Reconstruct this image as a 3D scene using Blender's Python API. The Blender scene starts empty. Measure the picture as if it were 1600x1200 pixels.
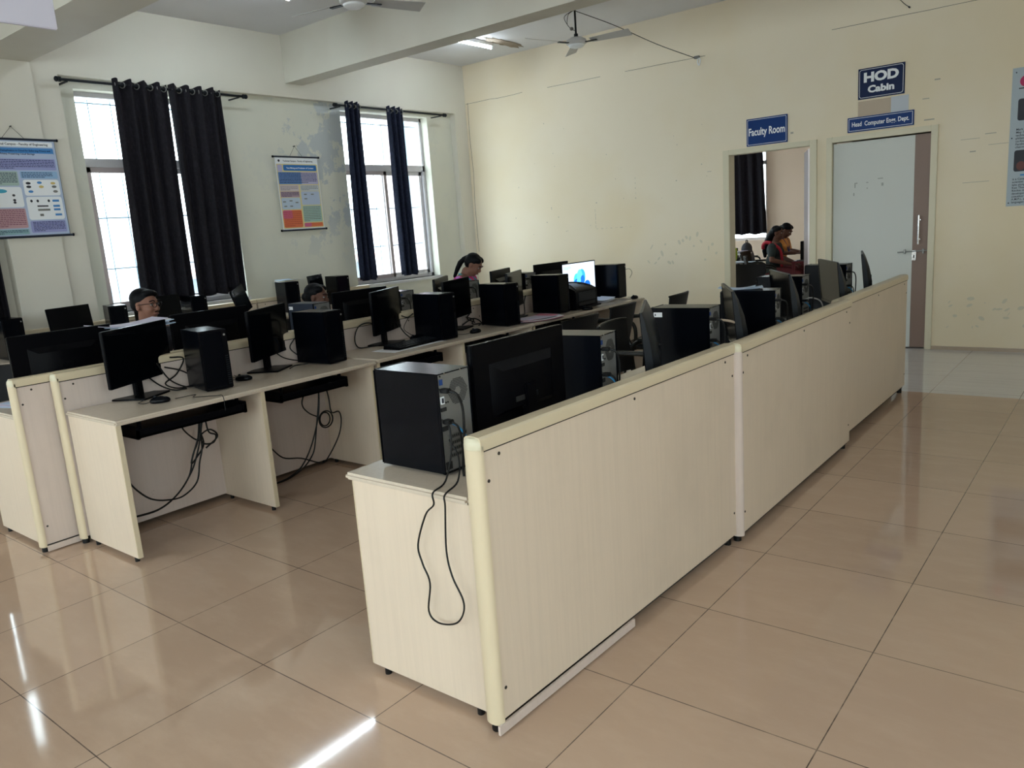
import bpy, bmesh, math, random
from mathutils import Vector, Matrix, noise
R = math.radians
SC = bpy.context.scene
COL = SC.collection
random.seed(7)

# ------------------------------------------------------------------ camera
cam = bpy.data.cameras.new('camera')
camo = bpy.data.objects.new('camera', cam)
COL.objects.link(camo)
cam.sensor_fit = 'HORIZONTAL'
cam.sensor_width = 36.0
cam.lens = 36.0 * 1214.0 / 1600.0
cam.clip_start = 0.05
cam.clip_end = 200
right = Vector((0.78209908, 0.6191141, -0.07084315))
down = Vector((0.06787412, -0.19764262, -0.97792152))
fwd = Vector((-0.61944663, 0.76002311, -0.19659794))
m = Matrix((right, -down, -fwd)).transposed().to_4x4()
m.translation = Vector((1.21783595, -2.00267444, 1.50802943))
camo.matrix_world = m
SC.camera = camo

# ------------------------------------------------------------------ light and exposure
SC.view_settings.view_transform = 'Standard'
SC.view_settings.look = 'None'
SC.view_settings.gamma = 1.0
SC.view_settings.use_curve_mapping = False
SC.view_settings.exposure = 1.16
world = bpy.data.worlds.new('daylight')
SC.world = world
world.use_nodes = True
wn = world.node_tree.nodes
bg = wn['Background']
bg.inputs[0].default_value = (0.88, 0.94, 1.0, 1)
bg.inputs[1].default_value = 5.0


def portal(loc, rot, sx, sy):
    """daylight portal filling a window opening (guides the sky light, gives off none itself)"""
    l = bpy.data.lights.new('window_portal', 'AREA')
    l.shape = 'RECTANGLE'
    l.size = sx
    l.size_y = sy
    l.cycles.is_portal = True
    o = bpy.data.objects.new('window_portal', l)
    COL.objects.link(o)
    o.location = loc
    o.rotation_euler = rot
    return o


# left wall windows (y0,y1,z0,z1), right wall windows, rear wall windows, added unseen faculty room windows
WINL = [(1.42, 2.92, 0.97, 3.03), (4.50, 6.00, 0.93, 3.05), (-1.25, 0.25, 0.97, 3.03), (-4.6, -3.1, 0.97, 3.03)]
WINF_ADDED = [(7.6, 9.2, 0.95, 3.0), (10.2, 11.8, 0.95, 3.0)]  # extra side windows, out of view, added to brighten the faculty room
WINR = [(-5.2, -3.6, 0.9, 3.0), (-2.9, -1.1, 0.9, 3.0)]
WINB = [(-5.4, -3.4, 0.9, 3.0), (-2.2, -0.2, 0.9, 3.0), (0.9, 2.9, 0.9, 3.0)]
for a, b, c, d in WINL + WINF_ADDED:
    portal((-6.66, (a + b) / 2, (c + d) / 2), (0, -math.pi / 2, 0), d - c, b - a)
for a, b, c, d in WINR:
    portal((4.66, (a + b) / 2, (c + d) / 2), (0, math.pi / 2, 0), d - c, b - a)
for a, b, c, d in WINB:
    portal(((a + b) / 2, -6.16, (c + d) / 2), (math.pi / 2, 0, 0), b - a, d - c)
portal((-5.13, 12.66, 1.95), (-math.pi / 2, 0, 0), 1.7, 1.9)


# ------------------------------------------------------------------ materials
def mat(name, col, rough=0.5, metal=0.0, spec=0.5, emit=None, es=1.0, coat=0.0, alpha=None):
    M = bpy.data.materials.new(name)
    M.use_nodes = True
    b = M.node_tree.nodes['Principled BSDF']
    b.inputs['Base Color'].default_value = (*col, 1)
    b.inputs['Roughness'].default_value = rough
    b.inputs['Metallic'].default_value = metal
    b.inputs['Specular IOR Level'].default_value = spec
    if coat:
        b.inputs['Coat Weight'].default_value = coat
        b.inputs['Coat Roughness'].default_value = 0.05
    if emit:
        b.inputs['Emission Color'].default_value = (*emit, 1)
        b.inputs['Emission Strength'].default_value = es
    return M


def nt(M):
    return M.node_tree.nodes, M.node_tree.links, M.node_tree.nodes['Principled BSDF']


def posnode(N, L, scale=(1, 1, 1), obj=False):
    if obj:
        t = N.new('ShaderNodeTexCoord')
        src = t.outputs['Object']
    else:
        t = N.new('ShaderNodeNewGeometry')
        src = t.outputs['Position']
    mp = N.new('ShaderNodeMapping')
    mp.inputs['Scale'].default_value = scale
    L.new(src, mp.inputs['Vector'])
    return mp.outputs[0]


def ramp(N, L, src, stops):
    r = N.new('ShaderNodeValToRGB')
    e = r.color_ramp.elements
    e[0].position, e[0].color = stops[0][0], (*stops[0][1], 1)
    e[1].position, e[1].color = stops[-1][0], (*stops[-1][1], 1)
    for p, c in stops[1:-1]:
        k = e.new(p)
        k.color = (*c, 1)
    L.new(src, r.inputs[0])
    return r.outputs[0]


def noisen(N, L, vec, scale, detail=4, rough=0.6):
    n = N.new('ShaderNodeTexNoise')
    n.inputs['Scale'].default_value = scale
    n.inputs['Detail'].default_value = detail
    n.inputs['Roughness'].default_value = rough
    L.new(vec, n.inputs['Vector'])
    return n.outputs[0]


def mix(N, L, a, b, fac, mode='MIX'):
    x = N.new('ShaderNodeMix')
    x.data_type = 'RGBA'
    x.blend_type = mode
    for s, v in ((x.inputs[0], fac), (x.inputs[6], a), (x.inputs[7], b)):
        if isinstance(v, (tuple, list)):
            s.default_value = (*v, 1)
        elif isinstance(v, (int, float)):
            s.default_value = v
        else:
            L.new(v, s)
    return x.outputs[2]


def bump(N, L, b, src, strength=0.2, dist=0.01):
    k = N.new('ShaderNodeBump')
    k.inputs['Strength'].default_value = strength
    k.inputs['Distance'].default_value = dist
    L.new(src, k.inputs['Height'])
    L.new(k.outputs[0], b.inputs['Normal'])


def math1(N, L, op, a, b=None):
    k = N.new('ShaderNodeMath')
    k.operation = op
    for s, v in ((k.inputs[0], a), (k.inputs[1], b)):
        if v is None:
            continue
        if isinstance(v, (int, float)):
            s.default_value = v
        else:
            L.new(v, s)
    return k.outputs[0]


def paint(name, c1, c2, peel=0.0, stain=0.25):
    """old wall paint: broad tone drift, small scuffs; peel = amount of flaked plaster"""
    M = mat(name, c1, 0.65, spec=0.3)
    N, L, b = nt(M)
    v = posnode(N, L)
    n1 = noisen(N, L, v, 0.7, 3)
    col = mix(N, L, c1, c2, ramp(N, L, n1, [(0.4, (0, 0, 0)), (0.65, (1, 1, 1))]))
    n2 = noisen(N, L, v, 5.5, 8, 0.7)
    d = tuple(x * 0.72 for x in c2)
    f = ramp(N, L, n2, [(0.64, (0, 0, 0)), (0.74, (stain, stain, stain))])
    col = mix(N, L, col, d, f)
    h = n2
    if peel:
        n3 = noisen(N, L, v, 2.1, 10, 0.70)
        f = ramp(N, L, n3, [(0.60 - peel, (0, 0, 0)), (0.615 - peel, (1, 1, 1))])
        sep = N.new('ShaderNodeSeparateXYZ')
        L.new(v, sep.inputs[0])
        # flaking is strongest beside the second window (y 3.8 - 4.6) and at the window reveals
        g = math1(N, L, 'SUBTRACT', sep.outputs[1], 4.15)
        g = math1(N, L, 'ABSOLUTE', g)
        g = ramp(N, L, g, [(0.30, (1, 1, 1)), (0.75, (0.12, 0.12, 0.12))])
        zz = ramp(N, L, math1(N, L, 'MULTIPLY', sep.outputs[2], 0.3), [(0.38, (0.1, 0.1, 0.1)), (0.55, (1, 1, 1))])
        f = mix(N, L, f, g, 1.0, 'MULTIPLY')
        f = mix(N, L, f, zz, 1.0, 'MULTIPLY')
        col = mix(N, L, col, (0.50, 0.53, 0.53), f)
        n4 = noisen(N, L, v, 9, 12, 0.8)
        f4 = ramp(N, L, n4, [(0.63, (0, 0, 0)), (0.66, (0.75, 0.75, 0.75))])
        f4 = mix(N, L, f4, g, 1.0, 'MULTIPLY')
        col = mix(N, L, col, (0.2, 0.2, 0.18), f4)
        h = mix(N, L, n2, f, 0.6)
    L.new(col, b.inputs['Base Color'])
    bump(N, L, b, h, 0.15, 0.004)
    return M


M_WALL = paint('cream_wall_paint', (0.80, 0.705, 0.545), (0.77, 0.655, 0.46), stain=0.12)
M_WALLW = paint('pale_window_wall_paint', (0.70, 0.67, 0.58), (0.67, 0.63, 0.55), stain=0.1)
M_PEEL = paint('peeling_wall_paint', (0.70, 0.69, 0.59), (0.64, 0.64, 0.56), peel=0.06, stain=0.5)
M_CEIL = paint('white_ceiling_paint', (0.72, 0.72, 0.74), (0.68, 0.67, 0.68), stain=0.1)
M_BEAM = paint('beam_paint', (0.60, 0.58, 0.50), (0.54, 0.50, 0.42), stain=0.2)
M_FACW = paint('faculty_wall_paint', (0.74, 0.60, 0.47), (0.71, 0.57, 0.44))


def laminate(name, c, amp=0.10, rough=0.38):
    """cream office laminate with a fine upright grain"""
    M = mat(name, c, rough, spec=0.4)
    N, L, b = nt(M)
    v = posnode(N, L, (38, 38, 1.2))
    n = noisen(N, L, v, 1.5, 6, 0.65)
    c2 = tuple(x * (1 - amp * 1.6) for x in c)
    col = mix(N, L, c, c2, ramp(N, L, n, [(0.42, (0, 0, 0)), (0.68, (1, 1, 1))]))
    v2 = posnode(N, L)
    n2 = noisen(N, L, v2, 2.2, 5, 0.6)
    col = mix(N, L, col, tuple(x * 0.85 for x in c), ramp(N, L, n2, [(0.5, (0, 0, 0)), (0.75, (0.6, 0.6, 0.6))]))
    n3 = noisen(N, L, v2, 14, 9, 0.75)
    col = mix(N, L, col, (0.25, 0.19, 0.16), ramp(N, L, n3, [(0.70, (0, 0, 0)), (0.73, (0.5, 0.5, 0.5))]))
    L.new(col, b.inputs['Base Color'])
    return M


M_LAM = laminate('cream_laminate', (0.67, 0.555, 0.435), 0.03)
M_LAMP = laminate('pinkish_laminate', (0.60, 0.50, 0.44), 0.03)
M_TOP = laminate('desk_top_laminate', (0.60, 0.51, 0.41), 0.04, 0.22)
M_TRIM = mat('cream_edge_trim', (0.62, 0.52, 0.36), 0.35)
M_TRIML = mat('pale_corner_cap', (0.60, 0.55, 0.40), 0.35)
M_DARKGAP = mat('dark_joint', (0.03, 0.025, 0.02), 0.8)

# floor: glossy 600 mm vitrified tiles, a paler tile strip beyond y = 4.69
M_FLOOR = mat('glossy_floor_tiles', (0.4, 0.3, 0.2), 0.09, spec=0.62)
N, L, b = nt(M_FLOOR)
v = posnode(N, L)
br = N.new('ShaderNodeTexBrick')
br.offset = 0
br.inputs['Scale'].default_value = 1
br.inputs['Brick Width'].default_value = 0.6
br.inputs['Row Height'].default_value = 0.6
br.inputs['Mortar Size'].default_value = 0.0022
br.inputs['Mortar Smooth'].default_value = 0.3
br.inputs['Bias'].default_value = 0
br.inputs['Color1'].default_value = (0.50, 0.35, 0.25, 1)
br.inputs['Color2'].default_value = (0.46, 0.32, 0.228, 1)
br.inputs['Mortar'].default_value = (0.10, 0.07, 0.055, 1)
L.new(v, br.inputs['Vector'])
n = noisen(N, L, posnode(N, L, (1, 2.5, 1)), 3, 6, 0.7)
col = mix(N, L, br.outputs[0], (0.55, 0.40, 0.29), ramp(N, L, n, [(0.45, (0, 0, 0)), (0.75, (0.6, 0.6, 0.6))]))
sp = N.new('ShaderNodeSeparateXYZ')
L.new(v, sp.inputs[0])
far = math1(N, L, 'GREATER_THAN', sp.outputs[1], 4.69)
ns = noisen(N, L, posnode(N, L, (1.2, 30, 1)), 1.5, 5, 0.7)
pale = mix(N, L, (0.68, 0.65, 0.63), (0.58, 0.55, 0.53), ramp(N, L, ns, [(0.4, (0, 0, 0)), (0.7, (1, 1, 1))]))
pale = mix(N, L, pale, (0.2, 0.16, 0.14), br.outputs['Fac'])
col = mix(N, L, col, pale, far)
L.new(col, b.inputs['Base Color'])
nr = noisen(N, L, v, 2.0, 4)
L.new(ramp(N, L, nr, [(0.3, (0.035, 0.035, 0.035)), (0.8, (0.08, 0.08, 0.08))]), b.inputs['Roughness'])

M_BLK = mat('black_case_metal', (0.0020, 0.0026, 0.0045), 0.24, spec=0.09)
M_BLKP = mat('black_plastic', (0.002, 0.002, 0.003), 0.36, spec=0.08)
M_GLOSS = mat('glossy_black_plastic', (0.002, 0.0025, 0.004), 0.16, spec=0.12)
M_SCREEN = mat('dark_screen', (0.0015, 0.002, 0.003), 0.12, spec=0.10)
M_GREYP = mat('dark_grey_plastic', (0.009, 0.011, 0.014), 0.4, spec=0.18)
M_NAVY = mat('navy_plastic', (0.006, 0.012, 0.028), 0.4, spec=0.4)
M_RUB = mat('black_cable', (0.003, 0.003, 0.003), 0.5, spec=0.3)
M_SILV = mat('rear_steel', (0.27, 0.27, 0.26), 0.42, metal=0.55)
M_CHROME = mat('chrome', (0.65, 0.65, 0.66), 0.18, metal=1.0)
M_SLOT = mat('slot_cover_steel', (0.20, 0.20, 0.19), 0.5, metal=0.5)
M_HOLE = mat('vent_hole', (0.01, 0.01, 0.01), 0.8)
M_PBLUE = mat('blue_port', (0.01, 0.05, 0.20), 0.4)
M_WHITE = mat('white_paper', (0.72, 0.72, 0.74), 0.7)
M_PAPB = mat('bluish_paper', (0.45, 0.55, 0.70), 0.6)
M_PAPP = mat('lilac_paper', (0.52, 0.48, 0.60), 0.7)
M_INK = mat('dark_ink', (0.02, 0.02, 0.03), 0.6)
M_BCABLE = mat('blue_cable', (0.02, 0.25, 0.55), 0.4)
M_GREYC = mat('grey_cable', (0.35, 0.33, 0.32), 0.5)
M_FRAME = mat('window_frame_paint', (0.62, 0.60, 0.62), 0.35)
M_FRAMEW = mat('mauve_window_frame', (0.50, 0.42, 0.42), 0.4)
M_GRILL = mat('pale_blue_grille', (0.35, 0.50, 0.60), 0.5)
M_SILL = mat('sill_stone', (0.66, 0.66, 0.68), 0.25)
M_DOORF = mat('cream_door_frame', (0.66, 0.60, 0.44), 0.45)
M_DOORW = paint('door_leaf_laminate', (0.64, 0.65, 0.61), (0.62, 0.63, 0.59), stain=0.05)
M_DOORB = mat('brown_laminate', (0.235, 0.155, 0.12), 0.5)
M_DOORE = mat('dark_brown_edge', (0.10, 0.035, 0.03), 0.45)
M_DOORP = mat('pink_white_leaf', (0.60, 0.50, 0.48), 0.4)
M_SIGN = mat('navy_blue_sign', (0.001, 0.010, 0.060), 0.4, spec=0.2)
M_SIGN2 = mat('royal_blue_sign', (0.001, 0.032, 0.165), 0.4, spec=0.2)
M_LET = mat('white_lettering', (0.82, 0.84, 0.86), 0.5)
M_LILAC = mat('lilac_white_board', (0.62, 0.60, 0.70), 0.5)
M_TUBE = mat('lit_tube', (1, 1, 1), 0.4, emit=(0.80, 0.92, 1.0), es=26.0)
M_FANW = mat('fan_white', (0.55, 0.54, 0.53), 0.35)
M_FANB = mat('fan_blade', (0.42, 0.41, 0.40), 0.4)
M_SKIRT = mat('brown_skirting', (0.42, 0.33, 0.25), 0.3)
M_CONC = mat('bare_concrete', (0.30, 0.24, 0.18), 0.9)
M_SKIN = mat('brown_skin', (0.21, 0.098, 0.066), 0.55, spec=0.25)
M_SKIN2 = mat('dark_brown_skin', (0.12, 0.055, 0.038), 0.55, spec=0.25)
M_HAIR = mat('black_hair', (0.003, 0.003, 0.004), 0.5, spec=0.10)
M_EYEW = mat('eye_white', (0.28, 0.26, 0.25), 0.5)
M_IRIS = mat('dark_iris', (0.01, 0.006, 0.004), 0.2)
M_LIP = mat('lips', (0.19, 0.06, 0.05), 0.45)
M_LENS = mat('spectacle_rim', (0.004, 0.004, 0.005), 0.3, spec=0.15)

# glass
M_GLASS = bpy.data.materials.new('clear_window_glass')
M_GLASS.use_nodes = True
N, L = M_GLASS.node_tree.nodes, M_GLASS.node_tree.links
N.remove(N['Principled BSDF'])
tr = N.new('ShaderNodeBsdfTransparent')
tr.inputs[0].default_value = (0.93, 0.98, 0.98, 1)
gl = N.new('ShaderNodeBsdfGlossy')
gl.inputs['Roughness'].default_value = 0.03
mx = N.new('ShaderNodeMixShader')
mx.inputs[0].default_value = 0.07
L.new(tr.outputs[0], mx.inputs[1])
L.new(gl.outputs[0], mx.inputs[2])
L.new(mx.outputs[0], N['Material Output'].inputs[0])


def fabric(name, c, trans):
    M = mat(name, c, 0.75, spec=0.2)
    N, L, b = nt(M)
    n = noisen(N, L, posnode(N, L, (1, 1, 0.5)), 55, 4, 0.8)
    L.new(mix(N, L, c, tuple(x * 2.2 + 0.004 for x in c), ramp(N, L, n, [(0.45, (0, 0, 0)), (0.7, (1, 1, 1))])), b.inputs['Base Color'])
    bump(N, L, b, n, 0.3, 0.003)
    if trans:
        t = N.new('ShaderNodeBsdfTranslucent')
        t.inputs[0].default_value = (0.10, 0.075, 0.095, 1)
        m_ = N.new('ShaderNodeMixShader')
        m_.inputs[0].default_value = trans
        L.new(b.outputs[0], m_.inputs[1])
        L.new(t.outputs[0], m_.inputs[2])
        L.new(m_.outputs[0], N['Material Output'].inputs[0])
    return M


M_CURT = fabric('dark_curtain_cloth', (0.007, 0.006, 0.009), 0.10)
M_CURTN = fabric('navy_curtain_cloth', (0.012, 0.016, 0.034), 0.10)
M_SHIRT = fabric('dark_shirt_cloth', (0.02, 0.022, 0.03), 0)
M_TROU = fabric('dark_trouser_cloth', (0.012, 0.012, 0.016), 0)
M_PINK = fabric('pink_floral_cloth', (0.55, 0.08, 0.35), 0)
M_TEAL = mat('teal_ribbon', (0.02, 0.38, 0.45), 0.5)
M_RED = mat('red_cloth', (0.42, 0.012, 0.03), 0.7)
M_ORANGE = mat('orange_cloth', (0.55, 0.22, 0.04), 0.7)
M_MAROON = mat('maroon_cloth', (0.10, 0.008, 0.012), 0.8)
M_MESH = mat('chair_mesh', (0.005, 0.005, 0.006), 0.6, spec=0.3)
M_CHPL = mat('chair_black_plastic', (0.005, 0.005, 0.003), 0.35, spec=0.3)
M_CHGR = mat('grey_chair_cloth', (0.035, 0.035, 0.045), 0.75)
# floral pattern on the pink cloth
N, L, b = nt(M_PINK)
vo = N.new('ShaderNodeTexVoronoi')
vo.inputs['Scale'].default_value = 22
L.new(posnode(N, L), vo.inputs['Vector'])
L.new(mix(N, L, (0.62, 0.22, 0.75), (0.60, 0.05, 0.22), ramp(N, L, vo.outputs[0], [(0.25, (0, 0, 0)), (0.5, (1, 1, 1))])), b.inputs['Base Color'])


# ------------------------------------------------------------------ mesh builder and scene helpers
class MB:
    def __init__(s):
        s.v, s.f, s.mi, s.mats = [], [], [], []
        s.T = Matrix.Identity(4)

    def _m(s, M):
        if M not in s.mats:
            s.mats.append(M)
        return s.mats.index(M)

    def add(s, vs, fs, M):
        k = len(s.v)
        i = s._m(M)
        s.v += [tuple(s.T @ Vector(p)) for p in vs]
        s.f += [tuple(q + k for q in f) for f in fs]
        s.mi += [i] * len(fs)
        return s

    def box(s, x0, x1, y0, y1, z0, z1, M, X=None, bv=0.0):
        if bv > 0:
            bm = bmesh.new()
            bmesh.ops.create_cube(bm, size=1)
            for q in bm.verts:
                q.co = Vector(((x0 + x1) / 2 + q.co.x * (x1 - x0), (y0 + y1) / 2 + q.co.y * (y1 - y0), (z0 + z1) / 2 + q.co.z * (z1 - z0)))
            bmesh.ops.bevel(bm, geom=bm.edges[:], offset=bv, segments=2, affect='EDGES', clamp_overlap=True)
            bm.verts.index_update()
            vs = [q.co.copy() for q in bm.verts]
            fs = [tuple(q.index for q in f.verts) for f in bm.faces]
            bm.free()
        else:
            vs = [Vector((x, y, z)) for x in (x0, x1) for y in (y0, y1) for z in (z0, z1)]
            fs = [(0, 1, 3, 2), (4, 6, 7, 5), (0, 4, 5, 1), (2, 3, 7, 6), (0, 2, 6, 4), (1, 5, 7, 3)]
        if X is not None:
            vs = [X @ p for p in vs]
        return s.add(vs, fs, M)

    def cyl(s, p0, p1, r, M, n=12, r1=None):
        p0, p1 = Vector(p0), Vector(p1)
        r1 = r if r1 is None else r1
        d = (p1 - p0).normalized()
        a = d.orthogonal().normalized()
        b_ = d.cross(a)
        vs = []
        for p, q in ((p0, r), (p1, r1)):
            for i in range(n):
                t = 2 * math.pi * i / n
                vs.append(p + (a * math.cos(t) + b_ * math.sin(t)) * q)
        fs = [(i, (i + 1) % n, n + (i + 1) % n, n + i) for i in range(n)]
        fs += [tuple(range(n))[::-1], tuple(range(n, 2 * n))]
        return s.add(vs, fs, M)

    def tube(s, pts, r, M, n=6, sub=6):
        pts = [Vector(p) for p in pts]
        P = catmull(pts, sub) if sub > 1 else pts
        vs, fs = [], []
        a = None
        for i, p in enumerate(P):
            d = (P[min(i + 1, len(P) - 1)] - P[max(i - 1, 0)])
            if d.length < 1e-9:
                d = Vector((0, 0, 1))
            d.normalize()
            if a is None:
                a = d.orthogonal().normalized()
            a = a - d * a.dot(d)
            if a.length < 1e-6:
                a = d.orthogonal()
            a.normalize()
            c_ = d.cross(a)
            for j in range(n):
                t = 2 * math.pi * j / n
                vs.append(p + (a * math.cos(t) + c_ * math.sin(t)) * r)
        for i in range(len(P) - 1):
            for j in range(n):
                fs.append((i * n + j, i * n + (j + 1) % n, (i + 1) * n + (j + 1) % n, (i + 1) * n + j))
        fs.append(tuple(range(n))[::-1])
        fs.append(tuple((len(P) - 1) * n + j for j in range(n)))
        return s.add(vs, fs, M)

    def prism(s, poly, h0, h1, M, ax='z'):
        def P(a, b_, h):
            return {'z': (a, b_, h), 'x': (h, a, b_), 'y': (a, h, b_)}[ax]
        n = len(poly)
        vs = [P(a, b_, h0) for a, b_ in poly] + [P(a, b_, h1) for a, b_ in poly]
        fs = [(i, (i + 1) % n, n + (i + 1) % n, n + i) for i in range(n)] + [tuple(range(n))[::-1], tuple(range(n, 2 * n))]
        return s.add(vs, fs, M)

    def lathe(s, prof, M, n=24, c=(0, 0, 0)):
        vs, fs = [], []
        for r, z in prof:
            for i in range(n):
                t = 2 * math.pi * i / n
                vs.append((c[0] + r * math.cos(t), c[1] + r * math.sin(t), c[2] + z))
        for k in range(len(prof) - 1):
            for i in range(n):
                fs.append((k * n + i, k * n + (i + 1) % n, (k + 1) * n + (i + 1) % n, (k + 1) * n + i))
        fs.append(tuple(range(n))[::-1])
        fs.append(tuple((len(prof) - 1) * n + i for i in range(n)))
        return s.add(vs, fs, M)

    def ell(s, c, r, M, n=12, X=None):
        vs, fs = [], []
        for k in range(1, n):
            t = math.pi * k / n
            for i in range(2 * n):
                u = math.pi * i / n
                vs.append(Vector((r[0] * math.sin(t) * math.cos(u), r[1] * math.sin(t) * math.sin(u), r[2] * math.cos(t))))
        vs += [Vector((0, 0, r[2])), Vector((0, 0, -r[2]))]
        w = 2 * n
        for k in range(n - 2):
            for i in range(w):
                fs.append((k * w + i, (k + 1) * w + i, (k + 1) * w + (i + 1) % w, k * w + (i + 1) % w))
        for i in range(w):
            fs.append((len(vs) - 2, i, (i + 1) % w))
            fs.append((len(vs) - 1, (n - 2) * w + (i + 1) % w, (n - 2) * w + i))
        c = Vector(c)
        vs = [(X @ p if X is not None else p) + c for p in vs]
        return s.add(vs, fs, M)

    def build(s, name, parent=None, smooth=35):
        me = bpy.data.meshes.new(name)
        me.from_pydata([tuple(p) for p in s.v], [], s.f)
        for M in s.mats:
            me.materials.append(M)
        me.polygons.foreach_set('material_index', s.mi)
        bm = bmesh.new()
        bm.from_mesh(me)
        bmesh.ops.recalc_face_normals(bm, faces=bm.faces[:])
        bm.to_mesh(me)
        bm.free()
        if smooth:
            me.polygons.foreach_set('use_smooth', [True] * len(me.polygons))
            me.set_sharp_from_angle(angle=R(smooth))
        o = bpy.data.objects.new(name, me)
        COL.objects.link(o)
        if parent:
            o.parent = parent
        return o


def catmull(pts, sub=6):
    if len(pts) < 3:
        return pts
    out = []
    Q = [pts[0] * 2 - pts[1]] + pts + [pts[-1] * 2 - pts[-2]]
    for i in range(1, len(Q) - 2):
        p0, p1, p2, p3 = Q[i - 1], Q[i], Q[i + 1], Q[i + 2]
        for k in range(sub):
            t = k / sub
            out.append(0.5 * ((2 * p1) + (p2 - p0) * t + (2 * p0 - 5 * p1 + 4 * p2 - p3) * t * t + (3 * p1 - p0 - 3 * p2 + p3) * t ** 3))
    out.append(pts[-1])
    return out


def tag(o, label, cat, group=None, kind=None):
    if label:
        o['label'] = label
    if cat:
        o['category'] = cat
    if group:
        o['group'] = group
    if kind:
        o['kind'] = kind
    return o


def thing(name, label, cat, loc=(0, 0, 0), rz=0.0, group=None):
    o = bpy.data.objects.new(name, None)
    o.empty_display_size = 0.1
    COL.objects.link(o)
    o.location = loc
    o.rotation_euler = (0, 0, rz)
    return tag(o, label, cat, group)


def struct(name, mb, smooth=35, label=None):
    o = mb.build(name, smooth=smooth)
    o['kind'] = 'structure'
    if label:
        o['label'] = label
    return o


KIDS = {}


def tree_copy(o, parent=None):
    c = o.copy()
    COL.objects.link(c)
    c.parent = parent
    for ch in o.children:
        tree_copy(ch, c)
    return c


def dup(root, loc, rz, label, group=None):
    c = tree_copy(root)
    c.location = loc
    c.rotation_euler = (0, 0, rz)
    c['label'] = label
    if group:
        c['group'] = group
    return c


def text_mesh(s, size, bold=0.0, sx=1.0, align='CENTER'):
    cu = bpy.data.curves.new('lettering', 'FONT')
    cu.body = s
    cu.size = size
    cu.offset = bold
    cu.align_x = align
    cu.resolution_u = 3
    o = bpy.data.objects.new('lettering', cu)
    COL.objects.link(o)
    dg = bpy.context.evaluated_depsgraph_get()
    me = bpy.data.meshes.new_from_object(o.evaluated_get(dg))
    vs = [(p.co.x * sx, p.co.y) for p in me.vertices]
    fs = [tuple(f.vertices) for f in me.polygons]
    bpy.data.objects.remove(o)
    bpy.data.curves.remove(cu)
    bpy.data.meshes.remove(me)
    return vs, fs


class Plane2D:
    """helper to print flat artwork on a wall: u to the reader's right, v up, n out of the wall"""
    def __init__(s, mb, o, u, n):
        s.mb, s.o, s.u, s.n = mb, Vector(o), Vector(u), Vector(n)
        s.k = 0

    def pt(s, a, b_, h):
        return s.o + s.u * a + Vector((0, 0, 1)) * b_ + s.n * h

    def rect(s, a0, b0, a1, b1, M, h=0.001, r=0.0):
        pts = []
        if r > 0:
            for cx, cy, t0 in ((a1 - r, b1 - r, 0), (a0 + r, b1 - r, 90), (a0 + r, b0 + r, 180), (a1 - r, b0 + r, 270)):
                for k in range(5):
                    t = R(t0 + k * 22.5)
                    pts.append((cx + r * math.cos(t), cy + r * math.sin(t)))
        else:
            pts = [(a0, b0), (a1, b0), (a1, b1), (a0, b1)]
        s.mb.add([s.pt(a, b_, h) for a, b_ in pts], [tuple(range(len(pts)))], M)

    def ellipse(s, a, b_, ra, rb, M, h=0.001, n=20, rot=0):
        pts = []
        for i in range(n):
            t = 2 * math.pi * i / n
            x, y = ra * math.cos(t), rb * math.sin(t)
            pts.append((a + x * math.cos(rot) - y * math.sin(rot), b_ + x * math.sin(rot) + y * math.cos(rot)))
        s.mb.add([s.pt(p, q, h) for p, q in pts], [tuple(range(n))], M)

    def fit(s, txt, a0, b0, w, h, M, bold=0.0, hh=0.001):
        """lettering stretched to exactly w wide with capitals h high, lower left at a0,b0"""
        vs, fs = text_mesh(txt, 1.0, bold, 1.0, 'LEFT')
        cap, _ = text_mesh('H', 1.0, bold, 1.0, 'LEFT')
        x0, x1 = min(p[0] for p in vs), max(p[0] for p in vs)
        y1 = max(p[1] for p in cap)
        s.mb.add([s.pt(a0 + (x - x0) / (x1 - x0) * w, b0 + y / y1 * h, hh) for x, y in vs], fs, M)

    def text(s, txt, a, b_, size, M, bold=0.0, h=0.0015, sx=1.0, align='CENTER'):
        vs, fs = text_mesh(txt, size, bold, sx, align)
        if fs:
            s.mb.add([s.pt(a + x, b_ + y, h) for x, y in vs], fs, M)

    def lines(s, a0, b0, a1, b1, n, M, h=0.0015, fill=0.4, rnd=None):
        """rows of illegible small print"""
        rnd = rnd or random.Random(int(a0 * 1000 + b0 * 77))
        st = (b1 - b0) / n
        for i in range(n):
            x = a0
            y = b0 + st * (i + 0.5)
            end = a1 if i else a0 + (a1 - a0) * rnd.uniform(0.3, 0.8)
            while x < end:
                w = rnd.uniform(0.008, 0.03)
                s.rect(x, y - st * fill / 2, min(x + w, end), y + st * fill / 2, M, h)
                x += w + 0.004


# ================================================================== large structure
def wall_x(mb, xa, xb, y0, y1, z0, z1, holes, M):
    """wall slab between x=xa..xb running along y with openings (y0,y1,z0,z1)"""
    y = y0
    for a, b_, c_, d_ in sorted(holes):
        mb.box(xa, xb, y, a, z0, z1, M)
        mb.box(xa, xb, a, b_, z0, c_, M)
        mb.box(xa, xb, a, b_, d_, z1, M)
        y = b_
    mb.box(xa, xb, y, y1, z0, z1, M)


def wall_y(mb, ya, yb, x0, x1, z0, z1, holes, M):
    x = x0
    for a, b_, c_, d_ in sorted(holes):
        mb.box(x, a, ya, yb, z0, z1, M)
        if c_ > z0:
            mb.box(a, b_, ya, yb, z0, c_, M)
        mb.box(a, b_, ya, yb, d_, z1, M)
        x = b_
    mb.box(x, x1, ya, yb, z0, z1, M)


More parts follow.
